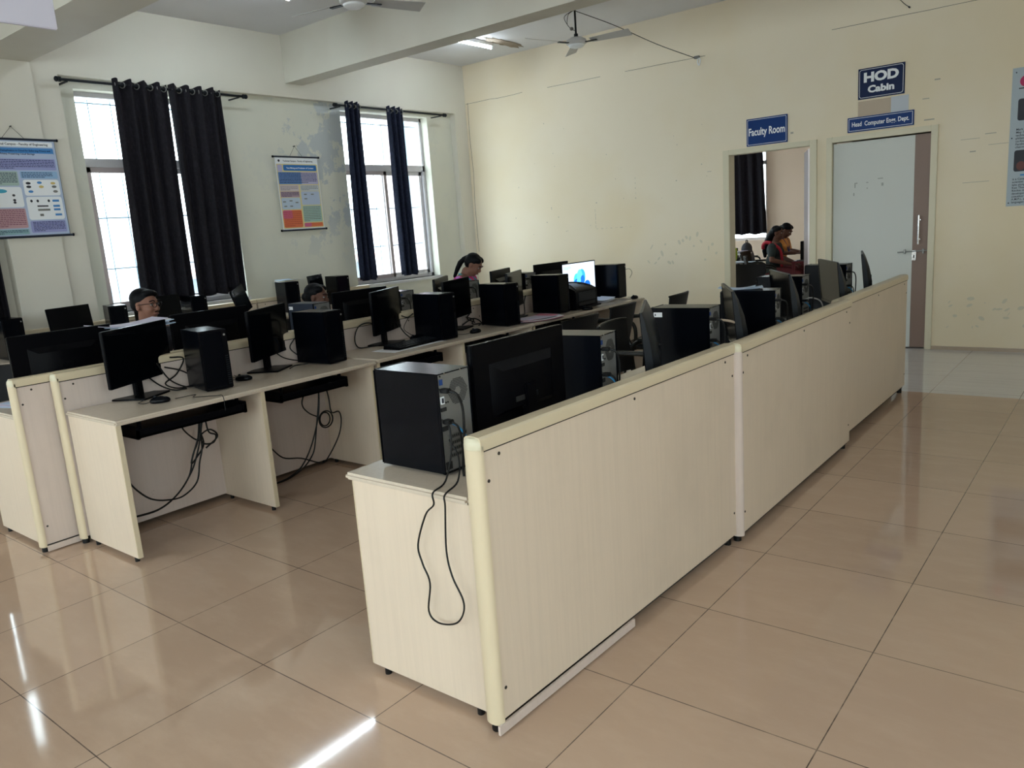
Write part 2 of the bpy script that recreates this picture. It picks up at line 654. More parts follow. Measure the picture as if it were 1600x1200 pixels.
YB = 6.713
H = 3.77
f = MB()
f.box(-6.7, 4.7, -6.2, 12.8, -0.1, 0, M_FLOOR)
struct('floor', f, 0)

w = MB()
wall_x(w, -6.70, -6.46, 1.27, 6.47, 0, 3.12, WINL[:2], M_PEEL)
wall_x(w, -6.70, -6.46, -6.2, 0.62, 0, 3.12, WINL[2:], M_WALLW)
w.box(-6.70, -6.37, -6.2, 12.8, 3.12, H, M_WALLW)
w.box(-6.70, -6.37, 1.05, 1.27, 0, 3.12, M_WALLW)
w.box(-6.70, -6.37, 6.47, 6.80, 0, 3.12, M_WALLW)
wall_x(w, -6.70, -6.37, 6.80, 12.8, 0, 3.12, WINF_ADDED, M_FACW)
w.box(-6.70, -6.345, 0.62, 1.05, 0, 3.2, M_WALLW)
w.box(-6.37, -6.362, 0.0, 0.62, 0, 3.12, M_WALLW) if False else None
struct('wall_left', w, 0)

w = MB()
DH = (-1.412, -0.37, 0, 2.19)
DF = (-2.552, -1.51, 0, 2.19)
wall_y(w, YB, YB + 0.14, -6.37, 4.7, 0, H, [DF, DH], M_WALL)
# shallow chase line under the ceiling on this wall
struct('wall_back', w, 0)

w = MB()
wall_x(w, 4.5, 4.7, -6.2, 6.85, 0, H, WINR, M_WALL)
struct('wall_right', w, 0)
w = MB()
wall_y(w, -6.2, -6.0, -6.7, 4.7, 0, H, WINB, M_WALL)
struct('wall_rear', w, 0)

w = MB()
wall_y(w, 12.6, 12.8, -6.37, 1.0, 0, H, [(-6.0, -4.26, 0.95, 2.95)], M_FACW)
struct('wall_faculty_far', w, 0)
w = MB()
w.box(-1.30, -1.20, YB + 0.14, 12.6, 0, H, M_FACW)
struct('wall_faculty_side', w, 0)
w = MB()
w.box(1.0, 1.15, YB + 0.14, 12.8, 0, H, M_FACW)
struct('wall_cabin_side', w, 0)

c = MB()
c.box(-6.7, 4.7, -6.2, 12.8, H, H + 0.15, M_CEIL)
struct('ceiling', c, 0)
for i, (a, b_, z) in enumerate([(3.69, 3.93, 3.265), (0.62, 1.05, 3.195), (-2.5, -2.1, 3.2), (-5.0, -4.7, 3.2)]):
    t = MB()
    t.box(-6.37, 4.5, a, b_, z, H, M_BEAM)
    o = struct('trim_%d' % (i + 1), t, 0)
    o['label'] = 'concrete ceiling beam'

# skirting along the back wall
t = MB()
t.box(-0.37, 4.5, YB - 0.012, YB, 0, 0.035, M_SKIRT)
t.box(-6.37, -2.56, YB - 0.012, YB, 0, 0.035, M_SKIRT)
struct('baseboard_back', t, 0)
t = MB()
t.box(-6.46, -6.448, 1.27, 6.47, 0, 0.08, M_SKIRT)
struct('baseboard_left', t, 0)

# crack and chased cable line running along the back wall just below the ceiling zone
t = MB()
rnd = random.Random(3)
pts = []
x = -6.36
while x < 4.4:
    pts.append((x, YB - 0.001, 3.262 - 0.004 * (x + 6.4) + rnd.uniform(-0.006, 0.006)))
    x += rnd.uniform(0.12, 0.3)
segs = [(0.0, 1.1), (1.3, 2.3), (2.5, 3.9), (4.1, 4.5), (4.9, 6.6)]
for a, b_ in segs:
    q = [p for p in pts if a <= p[0] + 6.36 <= b_]
    if len(q) > 2:
        t.tube(q, 0.0022, M_GREYP, 4, 2)
t.tube([(-6.32, YB - 0.001, 3.27), (-6.33, YB - 0.001, 2.8), (-6.31, YB - 0.001, 2.3), (-6.33, YB - 0.001, 1.9), (-6.32, YB - 0.001, 1.2)], 0.002, M_GREYP, 4, 2)
struct('trim_5', t, 0, 'hairline cracks in the back wall plaster')


def window_unit(n, y0, y1, z0, z1, stile=True):
    """painted steel window: fixed transom lights above, two sliding sashes below, security grille outside"""
    t = bpy.data.objects.new('window_%d' % n, None)
    COL.objects.link(t)
    t['kind'] = 'structure'
    xa, xb = -6.65, -6.58
    f = MB()
    W = 0.045
    zt0, zt1 = 2.35, 2.43
    for a, b_, c_, d_ in ((y0, y0 + W, z0, z1), (y1 - W, y1, z0, z1), (y0, y1, z0, z0 + W), (y0, y1, z1 - W, z1), (y0, y1, zt0, zt1)):
        f.box(xa, xb, a, b_, c_, d_, M_FRAME, bv=0.004)
    ym = (y0 + y1) / 2
    f.build('window_frame', t, 0)
    s = MB()
    for a, b_, q in ((y0 + W, ym + 0.03, 0.0), (ym - 0.03, y1 - W, -0.028)):
        for e, g, c_, d_ in ((a, a + 0.05, z0 + W, zt0), (b_ - 0.05, b_, z0 + W, zt0), (a, b_, z0 + W, z0 + W + 0.05), (a, b_, zt0 - 0.05, zt0)):
            s.box(xb - 0.034 + q, xb - 0.006 + q, e, g, c_, d_, M_FRAMEW if q == 0 else M_FRAME, bv=0.003)
    s.build('window_sash', t, 0)
    s = MB()
    s.box(xb - 0.022, xb - 0.018, y0 + W, ym, z0 + W, zt0, M_GLASS)
    s.box(xb - 0.050, xb - 0.046, ym, y1 - W, z0 + W, zt0, M_GLASS)
    s.box(xb - 0.035, xb - 0.031, y0 + W, y1 - W, zt1, z1 - W, M_GLASS)
    s.build('window_pane', t, 0)
    g = MB()
    k = int((y1 - y0) / 0.19)
    for i in range(1, k):
        y = y0 + (y1 - y0) * i / k
        g.cyl((-6.69, y, z0), (-6.69, y, z1), 0.006, M_GRILL, 6)
    for z in (2.95, 1.88, 1.39):
        g.box(-6.70, -6.682, y0, y1, z - 0.006, z + 0.006, M_GRILL)
    g.build('window_grille', t, 0)
    sl = MB()
    sl.box(-6.70, -6.43, y0 - 0.04, y1 + 0.02, z0 - 0.035, z0, M_SILL, bv=0.004)
    sl.build('window_sill', t, 0)
    return t


for i, (a, b_, c_, d_) in enumerate(WINL + WINF_ADDED):
    window_unit(i + 1, a, b_, c_, d_)


def window_plain(n, o, u, wd, z0, z1):
    """simple glazed frame; o = corner, u = direction along the wall"""
    t = bpy.data.objects.new('window_%d' % n, None)
    COL.objects.link(t)
    t['kind'] = 'structure'
    t.location = o
    t.rotation_euler = (0, 0, math.atan2(u[1], u[0]))
    f = MB()
    W = 0.05
    for a, b_, c_, d_ in ((0, W, z0, z1), (wd - W, wd, z0, z1), (0, wd, z0, z0 + W), (0, wd, z1 - W, z1), (0, wd, 2.33, 2.40), (wd / 2 - W / 2, wd / 2 + W / 2, z0, 2.33)):
        f.box(a, b_, -0.03, 0.03, c_, d_, M_FRAME)
    f.build('window_frame', t, 0)
    f = MB()
    f.box(W, wd - W, -0.003, 0.003, z0 + W, z1 - W, M_GLASS)
    f.build('window_pane', t, 0)


n = 7
for a, b_, c_, d_ in WINR:
    window_plain(n, (4.62, a, 0), (0, 1), b_ - a, c_, d_)
    n += 1
for a, b_, c_, d_ in WINB:
    window_plain(n, (a, -6.12, 0), (1, 0), b_ - a, c_, d_)
    n += 1
window_plain(n, (-6.0, 12.7, 0), (1, 0), 1.74, 0.95, 2.95)

# things seen through the windows: pebble-dashed fin of the facade, pale block across the yard, ground
M_PEB = mat('pebble_dash_render', (0.45, 0.36, 0.38), 0.9)
N, L, b = nt(M_PEB)
vn = noisen(N, L, posnode(N, L), 60, 4, 0.8)
L.new(mix(N, L, (0.30, 0.24, 0.27), (0.62, 0.50, 0.52), ramp(N, L, vn, [(0.4, (0, 0, 0)), (0.6, (1, 1, 1))])), b.inputs['Base Color'])
M_YARD = mat('pale_yard_ground', (0.45, 0.43, 0.40), 0.9)
M_BLOCK = mat('pale_block_render', (0.55, 0.56, 0.60), 0.8)
M_BLOCKP = mat('pink_sunshade', (0.60, 0.38, 0.36), 0.8)
M_BWIN = mat('block_window', (0.18, 0.24, 0.30), 0.3)
t = MB()
t.box(-7.5, -6.705, 6.08, 6.4, -3.0, 3.6, M_PEB)
tag(t.build('facade_fin', smooth=0), 'pebble dashed pinkish fin of the outside wall seen through the right half of the farther window', 'wall fin', kind='structure')
t = MB()
t.box(-40, -6.75, -14, 30, -3.2, -3.0, M_YARD)
tag(t.build('yard_ground', smooth=0), 'pale open ground outside the windows', 'ground', kind='structure')
blk = thing('neighbouring_building', 'pale building with pink sunshades seen through the gap beside the curtains', 'building', (-15, 6, -3.0))
t = MB()
t.box(-4, 0, -5, 7, 0, 5.4, M_BLOCK)
t.build('facade', blk, 0)
for k in range(5):
    t = MB()
    t.box(0, 0.04, -4.2 + 2.3 * k, -3.0 + 2.3 * k, 2.6, 3.9, M_BWIN)
    t.build('window', blk, 0)
    t = MB()
    t.box(0, 0.6, -4.4 + 2.3 * k, -2.8 + 2.3 * k, 4.0, 4.12, M_BLOCKP)
    t.build('sunshade', blk, 0)

# ------------------------------------------------------------------ doors
d = bpy.data.objects.new('door_1', None)
COL.objects.link(d)
d['kind'] = 'structure'
d['label'] = 'closed white door with a brown strip under the HOD signs'
fr = MB()
for a, b_, c_, e in ((-1.412, -1.352, 0, 2.19), (-0.43, -0.37, 0, 2.19), (-1.352, -0.43, 2.135, 2.19)):
    fr.box(a, b_, YB - 0.022, YB + 0.14, c_, e, M_DOORF, bv=0.004)
fr.build('door_frame', d)
lf = MB()
lf.box(-1.348, -0.575, YB + 0.018, YB + 0.055, 0.012, 2.120, M_DOORW)
lf.build('door_leaf', d, 0)
lf = MB()
lf.box(-0.5749, -0.434, YB + 0.020, YB + 0.053, 0.012, 2.122, M_DOORB)
lf.build('door_edge_panel', d, 0)
hd = MB()
hd.cyl((-0.512, YB - 0.035, 1.06), (-0.512, YB - 0.035, 1.345), 0.011, M_CHROME)
hd.cyl((-0.50, YB + 0.02, 1.30), (-0.50, YB - 0.035, 1.30), 0.006, M_CHROME)
hd.cyl((-0.50, YB + 0.02, 1.11), (-0.50, YB - 0.035, 1.11), 0.006, M_CHROME)
hd.build('door_handle', d)
bo = MB()
bo.cyl((-0.705, YB - 0.005, 0.985), (-0.432, YB - 0.005, 0.995), 0.006, M_SILV)
bo.box(-0.575, -0.535, YB + 0.0, YB + 0.02, 0.90, 1.0, M_CHROME, bv=0.003)
bo.box(-0.558, -0.548, YB - 0.002, YB + 0.0, 0.925, 0.955, M_HOLE)
for x in (-0.64, -0.47):
    bo.box(x - 0.008, x + 0.008, YB - 0.012, YB + 0.02, 0.965, 1.012, M_SILV, bv=0.003)
bo.build('door_bolt', d)
# torn tape marks left on the leaf
tp = MB()
P = Plane2D(tp, (-1.352, YB + 0.0175, 0), (1, 0, 0), (0, -1, 0))
M_TAPE = mat('old_tape_mark', (0.35, 0.36, 0.33), 0.6)
for a, b_, w_, h_ in ((0.215, 1.66, 0.012, 0.05), (0.225, 1.70, 0.02, 0.012), (0.205, 1.58, 0.012, 0.03), (0.33, 1.70, 0.02, 0.01), (0.335, 1.64, 0.01, 0.015), (0.44, 1.73, 0.05, 0.01), (0.475, 1.66, 0.02, 0.03)):
    P.rect(a, b_, a + w_, b_ + h_, M_TAPE, 0.0005)
tp.build('tape_mark', d, 0)

d = bpy.data.objects.new('door_2', None)
COL.objects.link(d)
d['kind'] = 'structure'
d['label'] = 'open doorway of the faculty room'
fr = MB()
for a, b_, c_, e in ((-2.552, -2.48, 0, 2.19), (-1.582, -1.51, 0, 2.19), (-2.48, -1.582, 2.135, 2.19)):
    fr.box(a, b_, YB - 0.022, YB + 0.14, c_, e, M_DOORF, bv=0.004)
fr.build('door_frame', d)
lf = MB()
ang = math.atan2(0.845, -0.345)
X = Matrix.Translation((-1.60, YB + 0.13, 0)) @ Matrix.Rotation(ang, 4, 'Z')
lf.box(0.0, 0.36, -0.019, 0.019, 0.012, 2.13, M_DOORP, X)
lf.box(0.36, 0.905, -0.020, 0.020, 0.012, 2.13, M_DOORE, X)
lf.build('door_leaf', d, 0)


# ================================================================== furniture
DZ = 0.735


def screw(mb, x, y, z, n, r=0.0055):
    p = Vector((x, y, z))
    n = Vector(n)
    mb.cyl(p - n * 0.001, p + n * 0.0012, r, M_DARKGAP, 8)


def partition(label, x0, x1, y0, y1, rz=0.0, side=1, near_post=True, zt=0.935, dark_low=False, group=None, strip=None, board=None, z0=0.03):
    """desk screen: laminate boards in a frame with rounded cap rail and rounded end posts.
    origin at the near end on the floor, runs along local +y; side=+1: aisle face is +x"""
    L_, T = y1 - y0, x1 - x0
    xm = (x0 + x1) / 2
    t = thing('partition_panel', label, 'partition', (xm, y0, 0), rz, group)
    h = T / 2
    pw = 0.030 if near_post else 0.006
    bd = MB()
    bd.box(-h + 0.006, h - 0.006, pw, L_ - 0.004, z0 + 0.012, zt - 0.040, board or M_LAM)
    bd.build('panel_board', t, 0)
    g = MB()
    for sx in (-1, 1):
        a, b_ = (h - 0.0062, h - 0.0045) if sx > 0 else (-h + 0.0045, -h + 0.0062)
        g.box(a, b_, pw, L_ - 0.004, zt - 0.0455, zt - 0.0385, M_DARKGAP)
        g.box(a, b_, pw - 0.001, pw + 0.0015, z0 + 0.012, zt - 0.04, M_DARKGAP)
    g.build('joint_strip', t, 0)
    cp = MB()
    poly = [(-h, zt - 0.04), (h, zt - 0.04), (h, zt - 0.016), (h * 0.93, zt - 0.006), (h * 0.72, zt), (0, zt + 0.002), (-h * 0.72, zt), (-h * 0.93, zt - 0.006), (-h, zt - 0.016)]
    cp.prism(poly, 0.0 if not near_post else 0.02, L_, M_TRIM, 'y')
    cp.build('cap_rail', t)
    if near_post:
        po = MB()
        pts = [(-h, pw)]
        for k in range(9):
            a = math.pi + math.pi * k / 8
            pts.append((h * math.cos(a), 0.024 + (h * 0.62) * math.sin(a)))
        pts.append((h, pw))
        po.prism(pts, z0, zt - 0.036, M_LAMP if dark_low else M_TRIM, 'z')
        po.build('end_post', t)
        cc = MB()
        nn = len(pts)
        lv = [(1.0, zt - 0.0355), (1.0, zt - 0.024), (0.93, zt - 0.012), (0.72, zt - 0.003), (0.35, zt + 0.001)]
        vs = [(x * q, pw - (pw - y) * q, z) for q, z in lv for x, y in pts]
        fs = [(k * nn + i, k * nn + (i + 1) % nn, (k + 1) * nn + (i + 1) % nn, (k + 1) * nn + i) for k in range(len(lv) - 1) for i in range(nn)]
        fs += [tuple(range(nn)), tuple((len(lv) - 1) * nn + i for i in range(nn))]
        cc.add(vs, fs, M_TRIML)
        cc.build('corner_cap', t)
    for sx in (side,):
        for y, z in ((0.10, zt - 0.066), (0.048, zt - 0.135), (L_ * 0.5, zt - 0.066), (L_ - 0.10, zt - 0.066), (L_ - 0.03, zt - 0.14), (0.05, 0.14), (L_ - 0.03, 0.15)):
            sc = MB()
            screw(sc, sx * (h - 0.0055), y, z, (sx, 0, 0))
            sc.build('screw', t)
    for y in (0.03, L_ - 0.05):
        ft = MB()
        ft.cyl((0, y, 0), (0, y, z0 + 0.012), 0.018, M_RUB)
        ft.build('foot', t)
    ft = MB()
    ft.box(-h + 0.02, h - 0.02, 0.04, L_ - 0.01, z0 - 0.008, z0 + 0.012, M_DARKGAP)
    ft.build('bottom_rail', t)
    if strip:
        st = MB()
        st.box(h - 0.004, h + 0.004, strip[0], strip[1], 0.006, z0 + 0.006, M_LAMP)
        st.build('base_strip', t)
    return t


# aisle row
partition('long cream screen nearest the camera with its rounded end post, row beside the aisle', -0.262, -0.196, -0.447, 1.265, R(-1.5), strip=(0.0, 0.78), group='cream screens along the aisle')
partition('middle cream screen beside the aisle, between the nearest and the farthest screen', -0.200, -0.128, 1.250, 2.985, 0, dark_low=True, group='cream screens along the aisle')
partition('farthest cream screen beside the aisle, ending in front of the white door', -0.240, -0.172, 2.94, 4.67, 0, near_post=False, group='cream screens along the aisle', z0=0.045)
# double screen of the middle row
partition('screen behind the middle desks, slightly set back, facing the nearest chair space', -3.18, -3.115, -0.425, 1.27, 0, board=M_LAMP, group='screens of the middle row')
partition('screen behind the second pair of middle desks', -3.18, -3.115, 1.27, 2.98, 0, near_post=False, board=M_LAMP, group='screens of the middle row')
partition('screen behind the farthest middle desks, under the printer side', -3.18, -3.115, 2.98, 4.74, 0, near_post=False, board=M_LAMP, group='screens of the middle row')
partition('window side screen whose end juts out furthest towards the camera', -3.255, -3.190, -0.60, 1.25, 0, board=M_LAMP, group='screens of the middle row', strip=(0.03, 0.2))
partition('window side screen of the middle row behind the second desks', -3.255, -3.190, 1.25, 3.0, 0, near_post=False, board=M_LAMP, group='screens of the middle row')
partition('window side screen of the middle row, farthest one', -3.255, -3.190, 3.0, 4.72, 0, near_post=False, board=M_LAMP, group='screens of the middle row')
# low screens on the window wall
partition('low screen against the window wall below the nearer window', -6.445, -6.37, 0.0 + 0.02, 1.26, 0, near_post=False, board=M_LAM, group='screens on the window wall') if False else None
for i, (a, b_, s_) in enumerate([(1.285, 2.95, 'under the nearer window'), (2.96, 4.6, 'under the small poster')]):
    partition('low cream screen against the window wall %s' % s_, -6.44, -6.365, a, b_, 0, near_post=False, group='screens on the window wall')
partition('low cream screen against the wall under the large blue poster', -6.335, -6.27, -0.55, 1.27, 0, near_post=False, group='screens on the window wall')


def desk(label, x0, x1, y0, y1, front=1, mids=(0.5,), trays=(), z=DZ, group=None, ends=(True, True), open_back=False, over=0.03):
    """cream laminate computer desk; front=+1 when the user sits on the +x side"""
    t = thing('computer_desk', label, 'desk', ((x0 + x1) / 2, (y0 + y1) / 2, 0), 0, group)
    X0, X1, Y0, Y1 = x0 - (x0 + x1) / 2, x1 - (x0 + x1) / 2, y0 - (y0 + y1) / 2, y1 - (y0 + y1) / 2
    tp = MB()
    tp.box(X0, X1, Y0, Y1, z - 0.025, z, M_TOP, bv=0.009)
    tp.build('desk_top', t)
    fx0, fx1 = (X0 + 0.0, X1 - over) if front > 0 else (X0 + over, X1)

    def pnl(y, w=0.024):
        p = MB()
        p.box(fx0, fx1, y, y + w, 0.025, z - 0.025, M_LAM)
        e = (fx1 - 0.001, fx1 + 0.006) if front > 0 else (fx0 - 0.006, fx0 + 0.001)
        p.box(e[0], e[1], y - 0.001, y + w + 0.001, 0.025, z - 0.026, M_TRIM, bv=0.002)
        p.build('side_panel', t)
        for xq in (fx0 + 0.06, fx1 - 0.04):
            q = MB()
            q.cyl((xq, y + w / 2, 0), (xq, y + w / 2, 0.026), 0.012, M_RUB)
            q.build('foot', t)
    if ends[0]:
        pnl(Y0 + 0.012)
    if ends[1]:
        pnl(Y1 - 0.036)
    for m_ in mids:
        pnl(Y0 + (Y1 - Y0) * m_ - 0.012)
    if not open_back:
        bp = MB()
        bx = X0 + 0.006 if front > 0 else X1 - 0.022
        bp.box(bx, bx + 0.016, Y0 + 0.02, Y1 - 0.02, 0.03, z - 0.027, M_LAMP)
        bp.build('back_panel', t, 0)
    for a, b_ in trays:
        k = MB()
        xs = (X1 - 0.44, X1 - 0.045) if front > 0 else (X0 + 0.045, X0 + 0.44)
        k.box(xs[0], xs[1], a, b_, z - 0.120, z - 0.105, M_BLKP, bv=0.004)
        xf = xs[1] - 0.012 if front > 0 else xs[0]
        k.box(xf, xf + 0.012, a, b_, z - 0.120, z - 0.075, M_BLKP, bv=0.003)
        for y in (a, b_ - 0.018):
            k.box(xs[0], xs[1], y, y + 0.018, z - 0.125, z - 0.060, M_BLKP, bv=0.003)
        for y in (a + 0.03, b_ - 0.04):
            k.box(xs[0] + 0.1, xs[0] + 0.14, y, y + 0.012, z - 0.1, z - 0.024, M_BLKP)
            k.box(xs[1] - 0.05, xs[1] - 0.03, y, y + 0.012, z - 0.1, z - 0.024, M_BLKP)
        k.build('keyboard_tray', t)
    return t


G2 = 'desks of the middle row facing the aisle'
desk('cream desk of the middle row nearest the camera, cables hanging below it', -3.112, -2.55, -0.395, 1.274, 1, (0.497,), ((-0.72, -0.10), (0.12, 0.62)), group=G2)
desk('second cream desk of the middle row with the keyboard lying on top', -3.112, -2.55, 1.280, 2.972, 1, (0.5,), ((-0.70, -0.2), (0.12, 0.62)), z=0.742, group=G2)
desk('farthest cream desk of the middle row carrying the printer', -3.112, -2.56, 2.978, 4.81, 1, (0.5,), ((-0.70, -0.2),), z=0.742, group=G2)
G1 = 'desks behind the aisle screens'
desk('nearest cream desk beside the aisle with a tower on its end', -0.845, -0.283, -0.410, 1.262, -1, (0.5,), group=G1)
desk('second cream desk behind the aisle screens', -0.82, -0.225, 1.268, 2.96, -1, (0.5,), group=G1)
desk('farthest cream desk behind the aisle screens', -0.82, -0.268, 2.966, 4.66, -1, (0.5,), group=G1)
G3 = 'desks on the window side of the middle row'
desk('cream desk behind the middle screens at the left edge of the picture', -3.86, -3.275, -0.575, 1.244, -1, (0.5,), group=G3)
desk('second desk on the window side of the middle row', -3.86, -3.275, 1.25, 2.99, -1, (0.5,), group=G3)
desk('farthest desk on the window side of the middle row, piled with papers', -3.86, -3.275, 3.0, 4.7, -1, (0.5,), group=G3)
G4 = 'desks along the window wall'
desk('wall desk below the large blue poster', -6.268, -5.80, -0.55, 1.268, 1, (0.5,), group=G4)
desk('wall desk below the nearer window', -6.363, -5.80, 1.274, 2.75, 1, (0.5,), group=G4)
desk('wall desk below the small poster', -6.363, -5.80, 2.756, 4.6, 1, (0.5,), z=0.765, group=G4)


# ------------------------------------------------------------------ computer tower
def make_tower(sticker=False, detail=True, blue=False):
    t = thing('computer_tower', 'x', 'computer')
    D, W, Ht = 0.30, 0.155, 0.338
    c_ = MB()
    c_.box(-D / 2 + 0.004, D / 2 - 0.012, -W / 2, W / 2, 0.008, Ht, M_NAVY if blue else M_BLK, bv=0.003)
    c_.build('case', t)
    fp = MB()
    fp.box(D / 2 - 0.013, D / 2, -W / 2, W / 2, 0.006, Ht + 0.001, M_BLKP, bv=0.005)
    fp.box(D / 2 - 0.001, D / 2 + 0.0015, -W / 2 + 0.012, W / 2 - 0.030, 0.02, Ht - 0.012, M_GLOSS)
    for k in range(14):
        fp.box(D / 2, D / 2 + 0.002, W / 2 - 0.024, W / 2 - 0.008, 0.03 + k * 0.012, 0.035 + k * 0.012, M_GREYP)
    pf = fp.build('front_panel', t)
    bt = MB()
    bt.cyl((D / 2 + 0.001, W / 2 - 0.016, Ht - 0.03), (D / 2 + 0.003, W / 2 - 0.016, Ht - 0.03), 0.006, M_SILV, 12)
    bt.build('power_button', pf)
    rp = MB()
    x = -D / 2
    rp.box(x + 0.002, x + 0.005, -W / 2 + 0.004, W / 2 - 0.004, 0.012, Ht - 0.005, M_SILV)
    for sx, sz in ((-1, 1), (1, 1), (-1, -1), (1, -1)):
        pass
    # rolled case edge round the rear
    for a, b_, c1, d1 in ((-W / 2, -W / 2 + 0.004, 0.008, Ht), (W / 2 - 0.004, W / 2, 0.008, Ht), (-W / 2, W / 2, Ht - 0.004, Ht), (-W / 2, W / 2, 0.008, 0.013)):
        rp.box(x - 0.003, x + 0.006, a, b_, c1, d1, M_BLK)
    for y, z in ((-0.03, Ht - 0.003), (0.045, Ht - 0.003), (0.0755, 0.29), (0.0755, 0.19)):
        rp.cyl((x - 0.005, y if abs(y) < 0.07 else 0.073, z), (x - 0.002, y if abs(y) < 0.07 else 0.073, z), 0.003, M_CHROME, 8)
    rear = rp.build('rear_panel', t)
    X0 = x + 0.0015
    if detail:
        fg = MB()
        cy, cz, r = -0.018, 0.268, 0.044
        for i in range(-9, 10):
            for j in range(-10, 11):
                y = i * 0.0058 + (0.0029 if j % 2 else 0)
                z = j * 0.005
                q = math.hypot(y, z)
                if 0.014 < q < r:
                    fg.cyl((X0, cy + y, cz + z), (X0 - 0.0006, cy + y, cz + z), 0.0021, M_HOLE, 6)
        fg.build('fan_grille', rear, 0)
        sl = MB()
        for k in range(4):
            z = 0.125 - k * 0.021
            sl.box(X0 - 0.0015, X0, -0.045, 0.045, z - 0.008, z + 0.008, M_SLOT)
            for q in range(9):
                sl.box(X0 - 0.0025, X0 - 0.0014, -0.04 + q * 0.009, -0.035 + q * 0.009, z - 0.005, z + 0.004, M_HOLE)
        sl.build('slot_cover', rear, 0)
    for nm, parts in (('usb_port', [(0.053, 0.066, 0.300, 0.318, M_PBLUE)]), ('video_port', [(0.052, 0.067, 0.238, 0.262, M_LET)]), ('display_port', [(0.045, 0.068, 0.214, 0.226, M_HOLE)]),
                      ('expansion_port', [(0.045, 0.068, 0.150, 0.165, M_HOLE)]), ('mains_inlet', [(0.040, 0.066, 0.02, 0.045, M_HOLE)])):
        for y0_, y1_, z0_, z1_, M_ in parts:
            pt = MB()
            pt.box(X0 - 0.004, X0, y0_, y1_, z0_, z1_, M_)
            if nm == 'video_port':
                pt.box(X0 - 0.005, X0 - 0.003, 0.055, 0.064, 0.242, 0.258, M_INK)
            pt.build(nm, rear, 0)
    for y, z in ((0.042, 0.240), (0.033, 0.240), (0.06, 0.328)):
        pt = MB()
        pt.cyl((X0, y, z), (X0 - 0.002, y, z), 0.003, M_HOLE, 8)
        pt.build('audio_jack', rear, 0)
    cbl = MB()
    cbl.box(X0 - 0.035, X0, 0.045, 0.068, 0.276, 0.290, M_RUB, bv=0.003)
    cbl.tube([(X0 - 0.034, 0.056, 0.283), (X0 - 0.055, 0.045, 0.27), (X0 - 0.06, 0.03, 0.22), (X0 - 0.055, 0.03, 0.12), (X0 - 0.045, 0.035, 0.03), (X0 - 0.05, 0.04, 0.0)], 0.0042, M_RUB)
    cbl.box(X0 - 0.03, X0, 0.04, 0.068, 0.174, 0.188, M_RUB, bv=0.003)
    cbl.tube([(X0 - 0.03, 0.052, 0.181), (X0 - 0.045, 0.04, 0.16), (X0 - 0.045, 0.03, 0.10), (X0 - 0.04, 0.03, 0.01)], 0.0035, M_RUB)
    cbl.build('power_cable', t)
    bc = MB()
    bc.tube([(X0 - 0.002, 0.02, 0.165), (X0 - 0.02, 0.015, 0.155), (X0 - 0.035, 0.0, 0.12), (X0 - 0.03, -0.01, 0.06), (X0 - 0.03, -0.01, 0.005)], 0.0035, M_BCABLE)
    bc.build('network_cable', t)
    if sticker:
        s_ = MB()
        s_.box(D / 2 - 0.065, D / 2 - 0.02, W / 2, W / 2 + 0.0008, Ht - 0.045, Ht - 0.022, M_WHITE)
        s_.box(D / 2 - 0.032, D / 2 - 0.026, W / 2 + 0.0007, W / 2 + 0.0011, Ht - 0.039, Ht - 0.029, M_INK)
        s_.build('sticker', t, 0)
    return t


# the proto sits at the near end of the aisle row
A = math.pi
GT = 'computer towers behind the aisle screens'
tw = make_tower()
tw.location = (-0.633, -0.213, DZ + 0.001)
tw.rotation_euler = (0, 0, A)
tag(tw, 'black tower nearest the camera, silver back with round fan grille, on the end desk', 'computer', GT)
tws = make_tower(sticker=True)
tws.location = (-0.505, 1.490, DZ)
tws.rotation_euler = (0, 0, A + R(4))
tag(tws, 'black tower with a white sticker on its side, third behind the aisle screens', 'computer', GT)
dup(tw, (-0.560, 0.60, DZ), A + R(7), 'black tower directly behind the large monitor back, second behind the aisle screens', GT)
dup(tws, (-0.480, 2.26, DZ), A + R(8), 'black tower with sticker and pale sheet on top, fourth behind the aisle screens', GT)
dup(tw, (-0.610, 3.14, DZ), A, 'black tower behind the tilted glossy monitor, fifth behind the aisle screens', GT)
dup(tw, (-0.605, 4.09, DZ), A, 'black tower farthest along the aisle screens in front of the door frames', GT)
GM = 'computer towers on the middle row facing the aisle'
for x, y, a, lb in [
        (-2.883, 0.310, -12, 'black tower with a bluish front on the nearest middle desk, beside the nearest monitor'),
        (-2.910, 1.125, 4, 'black tower at the far end of the nearest middle desk'),
        (-2.812, 2.105, -6, 'black tower at the far end of the keyboard, on the second middle desk'),
        (-2.785, 2.830, -9, 'black tower with papers lying at its foot, far end of the second middle desk'),
        (-2.838, 3.610, -3, 'black tower just in front of the printer'),
        (-2.940, 4.770, -1, 'black tower at the far end of the middle row beside the lit screen')]:
    dup(tw, (x, y, DZ + (0.007 if y > 1.28 else 0)), R(a), lb, GM)
GL = 'computer towers on the window side of the middle row'
twb = make_tower(sticker=True, blue=True)
twb.location = (-3.570, 1.555, DZ)
twb.rotation_euler = (0, 0, A + R(2))
tag(twb, 'dark blue tower with white sticker in front of the woman with tied hair', 'computer', GL)
for x, y, a, lb in [
        (-3.555, 0.215, 184, 'black tower buried under loose papers behind the nearest middle monitor'),
        (-3.53, 2.375, 182, 'tower turned with its cabled back to the aisle, behind the third middle monitor'),
        (-3.55, 3.215, 181, 'black tower behind the screen, in front of the woman in pink'),
        (-3.52, 4.05, 172, 'wide looking black tower behind the screen, left of the lit screen')]:
    dup(tw, (x, y, DZ), R(a), lb, GL)
GW = 'computer towers along the window wall'
